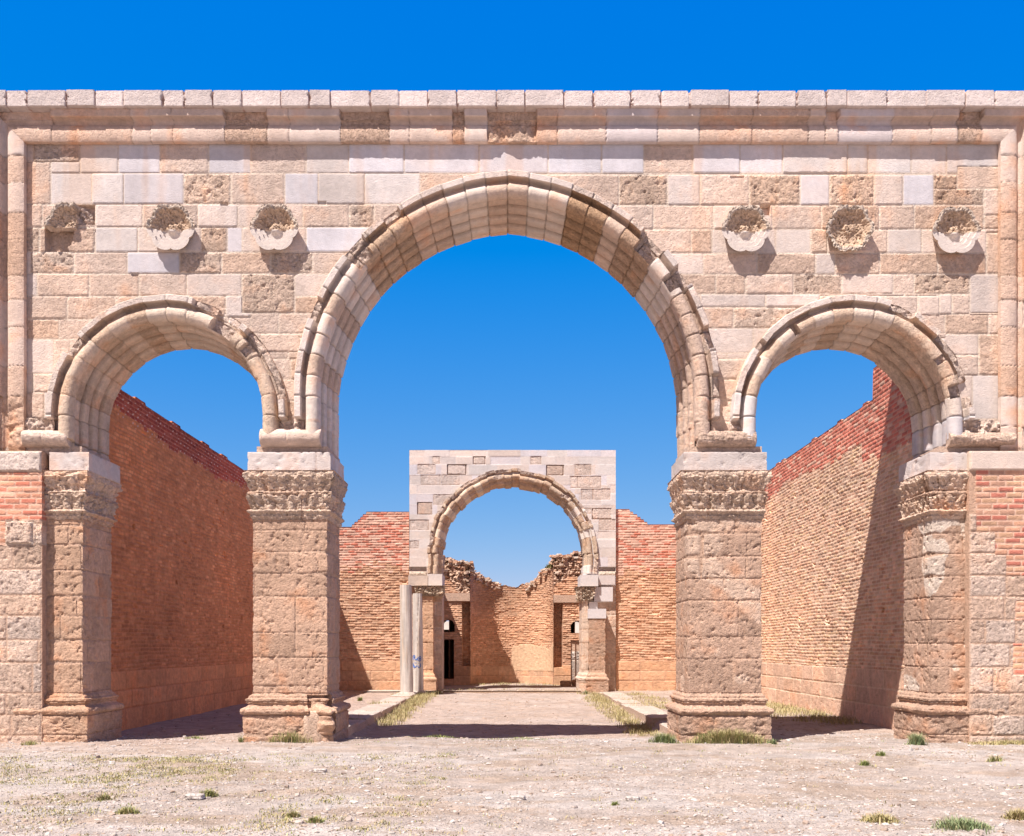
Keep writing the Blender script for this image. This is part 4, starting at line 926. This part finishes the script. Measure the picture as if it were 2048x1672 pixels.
mb = MB()
stroke(mb, arcp(829.5, 1313, 2, 2.2, 0, 360)); stroke(mb, [(831, 1315), (832, 1319), (834, 1320), (835.5, 1318)]); stroke(mb, arcp(838.5, 1318, 2.4, 2.6, 0, 360)); stroke(mb, arcp(842, 1315, 1.8, 2.2, 0, 360)); stroke(mb, [(843.6, 1316), (843.4, 1320), (841, 1322.5)]); stroke(mb, [(827, 1317), (828, 1319)])
stroke(mb, [(827.5, 1327), (827.8, 1333), (830, 1335)]); stroke(mb, arcp(832.3, 1331, 2.2, 3.2, 180, 0)); stroke(mb, arcp(840, 1330, 3, 5, 160, -30)); stroke(mb, [(831, 1325.5), (831.7, 1325.8)]); stroke(mb, [(833.5, 1325.5), (834.2, 1325.8)]); stroke(mb, [(839.5, 1326.5), (840, 1327)])
g = mb.build('graffiti', M_PAINT, c2); g['label'] = 'blue cursive spray paint scrawl'

# ================================================================== GROUND
def gh(x, y):
    """ground height"""
    n1 = fbm(x * .35, y * .35, 3, 301) - .5; n2 = fbm(x * 1.6, y * 1.6, 3, 302) - .5; n3 = fbm(x * 6, y * 6, 3, 303) - .5
    near = sst(60, 30, np.abs(y))
    h = .08 * n1 * near + .035 * n2 * near + .022 * n3 * near
    path = sst(3.35, 3.0, np.abs(x + .05)) * sst(16.9, 18.5, y) * sst(36, 30, y)
    h = h - path * (.19 - .12 * sst(22, 33, y))
    court = sst(16.3, 17, y) * sst(44, 43, y)
    h = h - .02 * court
    h = h + sst(13, 8, y) * .0
    edge = sst(2.4, 0, np.abs(y - 15.2)) * .02
    return h - .01 + edge
xs = np.r_[-4000, -1500, -600, -250, -120, -60, -35, -22, ar(-15, -9.2, .15), ar(-9, 9, .045), ar(9.2, 15, .15), 22, 35, 60, 120, 250, 600, 1500, 4000]
ys = np.r_[-60, -20, -6, 0, 3, 5, ar(6, 7.4, .12), ar(7.5, 17, .04), ar(17.05, 25, .06), ar(25.1, 46, .12), 49, 54, 62, 75, 100, 150, 250, 450, 900, 2000, 4500, 8000]
Xg, Yg = np.meshgrid(xs, ys); Zg = gh(Xg, Yg)
nA = fbm(Xg * .5, Yg * .9, 4, 305); nB = fbm(Xg * 3, Yg * 3, 4, 306, .6); nC = fbm(Xg * 1.1 + 5, Yg * 2.2, 4, 307)
pale = np.array((.46, .40, .355)); tan = np.array((.40, .31, .235)); pink = np.array((.49, .385, .32)); grav = np.array((.50, .455, .42))
t1 = sst(.42, .62, nA)[..., None]; t2 = sst(.5, .64, nC)[..., None]
col = pale * (1 - t1) + grav * t1; col = col * (1 - t2 * .6) + tan * t2 * .6
pk = (sst(13.5, 16, Yg) * sst(-1, -6, Xg))[..., None] * .8 + (sst(17, 19, Yg) * (Yg < 60))[..., None] * .55; col = col * (1 - pk) + pink * pk
col = col * (.78 + .44 * nB)[..., None] * np.array([.90, .885, .89])
mb = MB(); mb.grid(np.stack([Xg, Yg, Zg], -1), col, .6)
g = mb.build('ground', M_GROUND); g['kind'] = 'structure'

# far low hill seen through the small arched windows
hxx = ar(-700, 700, 10); hyy = ar(260, 700, 20); Xh, Yh = np.meshgrid(hxx, hyy)
Zh = 13 * np.exp(-((Yh - 430) / 90) ** 2) * (.75 + .35 * fbm(Xh / 200, Yh / 200, 3, 9)) * sst(700, 350, np.abs(Xh)) - .5
mb = MB(); mb.grid(np.stack([Xh, Yh, Zh], -1), (.40, .35, .29), .3); g = mb.build('hill', M_HILL); g['kind'] = 'structure'

# pebbles
def ico():
    t = (1 + 5 ** .5) / 2; v = np.array([(-1, t, 0), (1, t, 0), (-1, -t, 0), (1, -t, 0), (0, -1, t), (0, 1, t), (0, -1, -t), (0, 1, -t), (t, 0, -1), (t, 0, 1), (-t, 0, -1), (-t, 0, 1)], float); v /= np.linalg.norm(v[0])
    f = np.array([(0, 11, 5), (0, 5, 1), (0, 1, 7), (0, 7, 10), (0, 10, 11), (1, 5, 9), (5, 11, 4), (11, 10, 2), (10, 7, 6), (7, 1, 8), (3, 9, 4), (3, 4, 2), (3, 2, 6), (3, 6, 8), (3, 8, 9), (4, 9, 5), (2, 4, 11), (6, 2, 10), (8, 6, 7), (9, 8, 1)]); return v, f
def scatter_rocks(mb, x, y, z, s, cols):
    v, f = ico(); n_ = len(x); j = 1 + (rng.random((n_, 12, 1)) - .5) * .7
    an = rng.random(n_) * 6.28; ca, sa = np.cos(an)[:, None], np.sin(an)[:, None]
    sc = np.stack([s * rng.uniform(.8, 1.5, n_), s * rng.uniform(.6, 1.0, n_), s * rng.uniform(.35, .7, n_)], -1)
    V = v[None] * j * sc[:, None, :]; xr = V[..., 0] * ca - V[..., 1] * sa; yr = V[..., 0] * sa + V[..., 1] * ca
    V = np.stack([xr + x[:, None], yr + y[:, None], V[..., 2] + z[:, None] + s[:, None] * .12], -1)
    Fq = (f[None] + (np.arange(n_) * 12)[:, None, None]).reshape(-1, 3)
    mb.faces(V.reshape(-1, 3), Fq, np.repeat(cols, 12, 0), .4)
n_ = 27000
y = 7.4 + 10.2 * rng.random(n_) ** 1.15; x = (rng.random(n_) - .5) * 2 * (y * .56 + .5)
dens = fbm(x * .9, y * .9, 4, 320); kp = rng.random(n_) < sst(.32, .62, dens) + .12; x, y = x[kp], y[kp]; n_ = len(x)
s = np.clip(rng.lognormal(math.log(.011), .5, n_), .005, .045)
bc = np.array([(.46, .41, .37), (.42, .35, .31), (.35, .27, .22), (.50, .455, .43)])[rng.integers(0, 4, n_)] * rng.uniform(.8, 1.15, (n_, 1))
mb = MB(); scatter_rocks(mb, x, y, gh(x, y), s, bc)
n2 = 5000; y = 17.3 + 17 * rng.random(n2) ** 1.4; x = (rng.random(n2) - .5) * 14.6; s = np.clip(rng.lognormal(math.log(.014), .5, n2), .006, .05)
bc = np.array([(.46, .38, .33), (.40, .30, .24)])[rng.integers(0, 2, n2)] * rng.uniform(.8, 1.15, (n2, 1)); scatter_rocks(mb, x, y, gh(x, y), s, bc)
g = mb.build('gravel', M_ROCK, smooth=False); g['kind'] = 'stuff'; g['label'] = 'pale gravel and pebbles strewn over the ground'; g['category'] = 'gravel'

# ------------------------------------------------------------------ kerbs and paving strips
def kerb(label, xe, xo, yj, skip, seed, sgn):
    root = thing('stone_kerb', label, 'kerb', (xe, (yj[0] + yj[-1]) / 2, 0)); r = random.Random(seed)
    for i, (a, b) in enumerate(zip(yj[:-1], yj[1:])):
        if i in skip: continue
        mb = MB()
        x0, x1 = sorted((xe + r.uniform(-.02, .02), xo + r.uniform(-.08, .08))); zt = .02 + r.uniform(-.035, .025)
        u = ar(x0, x1, .03); v = ar(a + .008, b - .008, .03); Ug, Vg = np.meshgrid(u, v); nn = fbm(Ug * 6, Vg * 6, 4, seed + i)
        e = np.minimum(np.minimum(Ug - x0, x1 - Ug), np.minimum(Vg - v[0], v[-1] - Vg)) - np.clip(nn - .5, 0, 1) * .4
        Zt = zt + (nn - .5) * .03 - .02 * sst(.03, 0, e); cc = np.array((.50, .42, .36)) * (.75 + .5 * nn)[..., None] * r.uniform(.9, 1.08)
        mb.grid(np.stack([Ug, Vg, Zt], -1), cc, .4)
        for P0, fl in ((np.stack([Ug[:, 0], Vg[:, 0], Zt[:, 0]], -1), sgn), (np.stack([Ug[:, -1], Vg[:, -1], Zt[:, -1]], -1), sgn), (np.stack([Ug[0], Vg[0], Zt[0]], -1), 1), (np.stack([Ug[-1], Vg[-1], Zt[-1]], -1), 1)):
            lo = P0.copy(); lo[:, 2] = -.35; mid = P0.copy(); mid[:, 2] = -.1; mid[:, :2] += (fbm(P0[:, :1] * 6 + P0[:, 1:2] * 6, P0[:, 2:] * 6, 3, seed)) * .02
            mb.grid(np.stack([P0, mid, lo]), (.56, .42, .33), .5)
        keep(mb.build('kerb_slab', M_STONE), root)
    return root
ky = [17.2, 18.6, 19.9, 21.0, 22.3, 23.5, 24.9, 26.1, 27.4, 28.9, 30.2, 31.5, 33.2]
kerb('row of pale stone slabs edging the central path on its left', -3.20, -3.85, ky, [], 401, 1)
kerb('row of pale stone slabs edging the central path on its right, with one slab gone', 3.05, 3.68, [17.2, 18.5, 19.9, 21.2, 22.6, 24.0, 25.3, 26.8, 28.0, 29.4, 30.8, 32.3, 33.6], [2], 402, -1)
# threshold slab under the inner arch
p = Panel(ar(-2.45, 2.45, .05), ar(33.8, 34.35, .05), seed=403); p.rows([33.75, 34.4], -2.5, 2.5, .6, 1.1, 'T', seed=3, col=(.44, .34, .27))
Pp = p.planar((0, 0, .03), (1, 0, 0), (0, 1, 0), (0, 0, 1)); mb = MB(); mb.grid(Pp, p.Cc, .5); mb.box(-2.44, 2.44, 33.82, 34.33, -.3, .0, (.42, .3, .22))
tag(mb.build('threshold_slab', M_STONE), 'low worn stone sill crossing the path under the inner arch', 'step')
# stone paving between kerb and columns
p = Panel(ar(-5.2, -2.6, .05), ar(33.2, 34.1, .05), seed=404); p.rows([33.1, 33.7, 34.2], -5.3, -2.5, .5, 1.0, 'L', seed=4, col=(.50, .42, .36))
mb = MB(); mb.grid(p.planar((0, 0, .035), (1, 0, 0), (0, 1, 0), (0, 0, 1)), p.Cc, .4); mb.box(-5.15, -2.65, 33.22, 34.08, -.2, .01, (.5, .42, .36))
tag(mb.build('paving_slabs', M_STONE), 'pale paving behind the grey columns at the foot of the inner arch', 'paving')

# ------------------------------------------------------------------ loose stones
def rock(label, x, y, sx, sy, sz, col, seed, name='loose_stone', cat='stone', group='loose stones by the right doorway'):
    root_z = float(gh(np.array([x]), np.array([y]))[0])
    n_ = 18; u = np.linspace(-1, 1, n_); mb = MB()
    for ax in range(3):
        for sg in (-1, 1):
            A_, B_ = np.meshgrid(u, u); Cc_ = np.full(A_.shape, float(sg)); v = [None] * 3; v[ax] = Cc_; v[(ax + 1) % 3] = A_; v[(ax + 2) % 3] = B_
            v = np.stack(v, -1); rr = np.power(np.sum(np.abs(v) ** 5, -1), 1 / 5)[..., None]; v = v / rr
            nn = fbm(v[..., 0] * 2 + v[..., 2] * 1.3 + 9, v[..., 1] * 2 + v[..., 2] + 9, 4, seed, .6)[..., None]; v = v * (.82 + .36 * nn)
            mb.grid(v * np.array((sx, sy, sz)) * .5 + np.array((0, 0, sz * .42)), np.array(col) * (.8 + .4 * nn), .6, flip=sg < 0)
    o = mb.build(name, M_STONE); o.location = (x, y, root_z); return tag(o, label, cat, group)
rock('broad low tan block on the ground below the grey doorway', hx(1132) * .985, 39.4, .46, .35, .24, (.58, .40, .28), 421)
rock('small rounded tan block just right of the broad one by the doorway', hx(1150) * .985, 39.4, .24, .3, .28, (.54, .36, .24), 422)
rock('rough broken stub of stone leaning at the right foot of the left inner pier', -3.28, 15.97, .34, .25, .55, (.60, .44, .34), 423, name='broken_stone', group=None)
for k, (px, py, s_, lb) in enumerate([(640, 1545, .10, 'white flat pebble in the gravel in front of the left inner pier'), (390, 1595, .12, 'white stone in the foreground gravel at left centre'), (1265, 1598, .09, 'small white stone at the centre right of the foreground gravel'), (1035, 1598, .10, 'flat pinkish stone at the centre of the foreground gravel')]):
    Yp = EYE * F / (py - HY); rock(lb, X(px, Yp), Yp, s_ * 1.6, s_, s_ * .5, (.56, .50, .46), 430 + k, group='stones in the gravel')

# ------------------------------------------------------------------ grass and plants
def blades(mb, x, y, z, h, wdt, lean, col):
    n_ = len(x); an = rng.random(n_) * 6.283; dx, dy = np.cos(an), np.sin(an); px_, py_ = -dy * wdt, dx * wdt
    b = np.stack([x, y, z - .01], -1); md = b + np.stack([dx * lean * h * .4, dy * lean * h * .4, h * .55], -1); tp = b + np.stack([dx * lean * h, dy * lean * h, h * (1 - .25 * lean)], -1)
    wv = np.stack([px_, py_, 0 * px_], -1)
    V = np.stack([b - wv, b + wv, md + wv * .8, md - wv * .8, tp + wv * .15, tp - wv * .15], 1).reshape(-1, 3)
    o = (np.arange(n_) * 6)[:, None]; Fq = np.concatenate([o + np.array([[0, 1, 2, 3]]), o + np.array([[3, 2, 4, 5]])])
    mb.faces(V, Fq, np.repeat(col, 6, 0), 0)
DRY = np.array([(.46, .38, .19), (.40, .33, .17), (.50, .42, .24), (.34, .32, .14)]); GRN = np.array([(.24, .27, .09), (.28, .30, .11), (.19, .23, .08)]); TEAL = np.array([(.22, .30, .15), (.28, .34, .18), (.30, .30, .16)])
mb = MB()
def tufts(n_, fx, fy, hmin, hmax, nb, pal, spread=.05, dens=None, wd=.0035):
    x = fx(n_); y = fy(n_)
    if dens is not None: k = rng.random(n_) < dens(x, y); x, y = x[k], y[k]
    n_ = len(x)
    if n_ == 0: return
    x = np.repeat(x, nb) + rng.normal(0, spread, n_ * nb); y = np.repeat(y, nb) + rng.normal(0, spread, n_ * nb)
    hmin *= 1.35; hmax *= 1.35; wd *= 1.3
    h = np.repeat(rng.uniform(hmin, hmax, n_), nb) * rng.uniform(.5, 1.1, n_ * nb)
    c = pal[rng.integers(0, len(pal), n_ * nb)] * rng.uniform(.75, 1.15, (n_ * nb, 1))
    blades(mb, x, y, gh(x, y), h, wd * rng.uniform(.7, 1.4, n_ * nb), rng.uniform(.2, .9, n_ * nb), c)
un = lambda a, b: (lambda n_: rng.uniform(a, b, n_))
MIX = np.vstack([DRY, GRN]); 
gx = lambda n_: rng.uniform(-6.2, 6.2, n_)
tufts(9500, lambda n_: rng.uniform(-7.5, -.8, n_), un(7.6, 14.2), .013, .036, 10, np.vstack([DRY, DRY, GRN[:2]]), .05, lambda x, y: (.12 + .6 * sst(.44, .66, fbm(x * .8, y * .8, 4, 331))) * sst(.35, .6, fbm(x * 4, y * 4, 3, 351)) * 1.2)
tufts(5200, lambda n_: rng.uniform(-9, -3.5, n_), un(11.2, 13.8), .013, .035, 10, np.vstack([DRY, GRN[:1]]), .07, lambda x, y: (.1 + .7 * sst(.42, .62, fbm(x * .8, y * 1.2, 4, 332))) * sst(.35, .6, fbm(x * 4, y * 4, 3, 352)) * 1.3)
tufts(2600, lambda n_: rng.uniform(-.8, 8.0, n_), un(7.6, 14.5), .015, .04, 8, np.vstack([DRY, DRY, DRY, GRN[2:]]), .05, lambda x, y: (.05 + .5 * sst(.50, .66, fbm(x * .8, y * .8, 4, 333))) * sst(.4, .6, fbm(x * 4, y * 4, 3, 353)))
tufts(500, lambda n_: rng.uniform(-3, 6.5, n_), un(14, 18), .015, .03, 7, np.vstack([GRN, DRY[3:]]), .06, lambda x, y: sst(.5, .64, fbm(x * 1.2, y * 1.2, 4, 334)))
# dry grass along the kerbs and wall feet
tufts(900, un(-3.15, -2.55), un(22.0, 33.5), .05, .15, 9, DRY, .06, lambda x, y: (rng.random(len(x)) < sst(-2.5, -3.1, x) + .15) * sst(.35, .5, fbm(x, y * .7, 3, 335)))
tufts(450, un(-3.9, -3.2), un(20.0, 33.5), .03, .12, 9, np.vstack([DRY, GRN[:1]]), .07, lambda x, y: sst(.46, .6, fbm(x * 1.5, y * 1.2, 3, 336)))
tufts(1000, un(2.3, 3.02), un(19.5, 33.5), .04, .13, 9, DRY, .06, lambda x, y: (rng.random(len(x)) < sst(2.3, 2.9, x) + .1))
tufts(700, un(3.1, 4.6), un(20.0, 33.5), .04, .10, 9, DRY, .08, lambda x, y: sst(.42, .58, fbm(x, y * .7, 3, 337)))
tufts(1300, un(4.6, 7.4), un(19.8, 28), .05, .13, 9, DRY, .07, lambda x, y: sst(5.2, 7.2, x + .25 * (y - 22)) * .9)
tufts(250, un(-7.4, 7.4), un(34.6, 35.4), .05, .12, 9, DRY, .07)
tufts(260, un(-1.9, 2.2), un(39.4, 41.4), .04, .10, 9, DRY, .07, lambda x, y: .5 + 0 * x)
tufts(350, un(-1.4, 1.2), un(16.0, 18.0), .015, .03, 8, GRN, .06, lambda x, y: sst(.44, .6, fbm(x * 1.5, y * 2, 3, 338)))
tufts(350, un(7.5, 9.5), un(15.4, 15.8), .03, .07, 9, DRY, .05)
g = mb.build('dry_grass', M_GRASS); g['kind'] = 'stuff'; g['label'] = 'thin dry yellow and green grass scattered over the ground'; g['category'] = 'grass'

def plant(px, py, wpx, hpx, pal, nb, label, name='grass_tuft', cat='grass tuft', Yp=None, zb=None, group=None, lean=(.2, .9), wd=.004, flat=.5):
    global mb
    Yp = Yp or EYE * F / (py - HY); x0 = X(px, Yp); s_ = Yp / F; z0 = float(gh(np.array([x0]), np.array([Yp]))[0]) if zb is None else zb
    W_ = wpx * s_ / 2; H_ = hpx * s_; m2 = MB(); x = rng.normal(0, .42, nb) * W_; y = rng.normal(0, .42, nb) * W_ * flat
    e = np.clip(1 - (x / (W_ * 1.1)) ** 2, .25, 1)
    c = pal[rng.integers(0, len(pal), nb)] * rng.uniform(.75, 1.2, (nb, 1))
    zz_ = gh(x + x0, y + Yp) - z0 if zb is None else 0 * x
    blades(m2, x, y, zz_, H_ * e * rng.uniform(.5, 1.1, nb), wd * rng.uniform(.7, 1.5, nb), rng.uniform(*lean, nb), c)
    o = m2.build(name, M_GRASS); o.location = (x0, Yp, z0); return tag(o, label, cat, group)
G = 'grass tufts and small weeds on the ground'
plant(1833, 1494, 42, 30, TEAL, 420, 'bluish green bushy weed at the foot of the right outer pier', 'weed', 'plant', Yp=15.5, group=G)
plant(1762, 1510, 26, 14, GRN, 120, 'small dark green weed on the gravel left of the bluish bush', 'weed', 'plant', group=G)
plant(1990, 1520, 40, 18, np.vstack([GRN, DRY]), 130, 'brownish dry weed near the right edge by the wall', 'weed', 'plant', group=G)
plant(1455, 1486, 190, 34, np.vstack([DRY, DRY, GRN]), 1500, 'long yellowish grass clump along the front of the right inner pier', group=G, Yp=15.68, flat=.12)
plant(1328, 1486, 70, 26, np.vstack([GRN, TEAL]), 500, 'bright green grass clump left of the right inner pier', group=G, Yp=15.75, flat=.3)
plant(1545, 1496, 22, 14, TEAL, 120, 'little green tuft at the right corner of the right inner pier', group=G, Yp=15.6)
plant(1925, 1655, 130, 26, TEAL, 900, 'large bright green grass patch in the bottom right foreground', group=G, flat=.6)
plant(1760, 1640, 90, 22, DRY, 500, 'dry yellow grass patch left of the large green patch', group=G, flat=.5)
plant(2035, 1632, 60, 26, DRY, 400, 'dry yellow grass clump at the right edge of the foreground', group=G)
plant(1730, 1528, 34, 14, GRN, 160, 'small green tuft right of centre in the gravel', group=G)
plant(580, 1476, 110, 28, np.vstack([DRY, GRN]), 330, 'sparse dry grass in front of the left inner pier', group=G, Yp=15.7, flat=.15)
plant(482, 1478, 12, 20, GRN, 50, 'thin green weed at the left corner of the left inner pier', 'weed', 'plant', Yp=15.75, group=G)
plant(207, 1600, 34, 20, MIX, 150, 'green tuft in the left foreground grass', group=G)
plant(415, 1590, 50, 22, MIX, 260, 'brighter green tuft left of centre in the foreground', group=G)
plant(255, 1625, 60, 20, MIX, 260, 'broad green tuft low in the left foreground', group=G)
plant(585, 1632, 40, 18, MIX, 200, 'dark green tuft below the middle of the foreground', group=G)
plant(630, 1645, 40, 18, MIX, 180, 'green tuft just right of the dark one', group=G)
plant(1230, 1607, 20, 12, GRN, 90, 'tiny green tuft in the gravel right of centre', group=G)
plant(880, 1484, 90, 8, GRN, 260, 'low dark creeping weed in the shadow under the main arch', 'weed', 'plant', group=G, Yp=17.2)
plant(390, 1480, 60, 8, GRN, 140, 'low dark weed in the shadow under the left arch', 'weed', 'plant', group=G, Yp=17.0)
plant(60, 1452, 50, 12, np.vstack([DRY, GRN]), 160, 'dry tuft at the foot of the left flanking wall', group=G, Yp=15.4)
plant(1290, 1372, 30, 16, DRY, 300, 'dry greyish bush at the foot of the right back wall', 'bush', 'plant', Yp=35.0, group=G, wd=.008)
plant(720, 1396, 12, 12, GRN, 80, 'green sprig beside the left kerb slabs', 'weed', 'plant', Yp=28.5, group=G, wd=.007)
plant(875, 1384, 30, 10, DRY, 220, 'dry tuft beside the pilaster foot at the left of the inner arch', Yp=33.3, group=G, wd=.007)
plant(1172, 1386, 12, 10, TEAL, 120, 'small green clump at the pilaster foot right of the inner arch', Yp=33.2, group=G, wd=.007)
# bushes on the broken wall tops
for k, (px, py, w_, h_, lb) in enumerate([(1112, 1122, 28, 14, 'grey green bush on the broken top of the right hall wall'), (1098, 1128, 18, 10, 'small dry bush at the left end of the right ruined wall top'), (1150, 1112, 20, 10, 'dry bush on the ruined wall top close to the inner arch'), (1053, 1173, 10, 7, 'small weed on the apse top right of centre'), (1013, 1172, 10, 6, 'tiny weed on the apse top left of centre'), (904, 1122, 12, 8, 'green sprig on the left ruined wall top')]):
    Yb = 40.4 if px not in (1053, 1013) else 42.5
    plant(px, py, w_, h_, np.vstack([GRN, DRY[:2] * .6]), 170, lb, 'bush', 'plant', Yp=Yb, zb=Z(py + 8, Yb), group='bushes growing on the ruined wall tops', wd=.008)
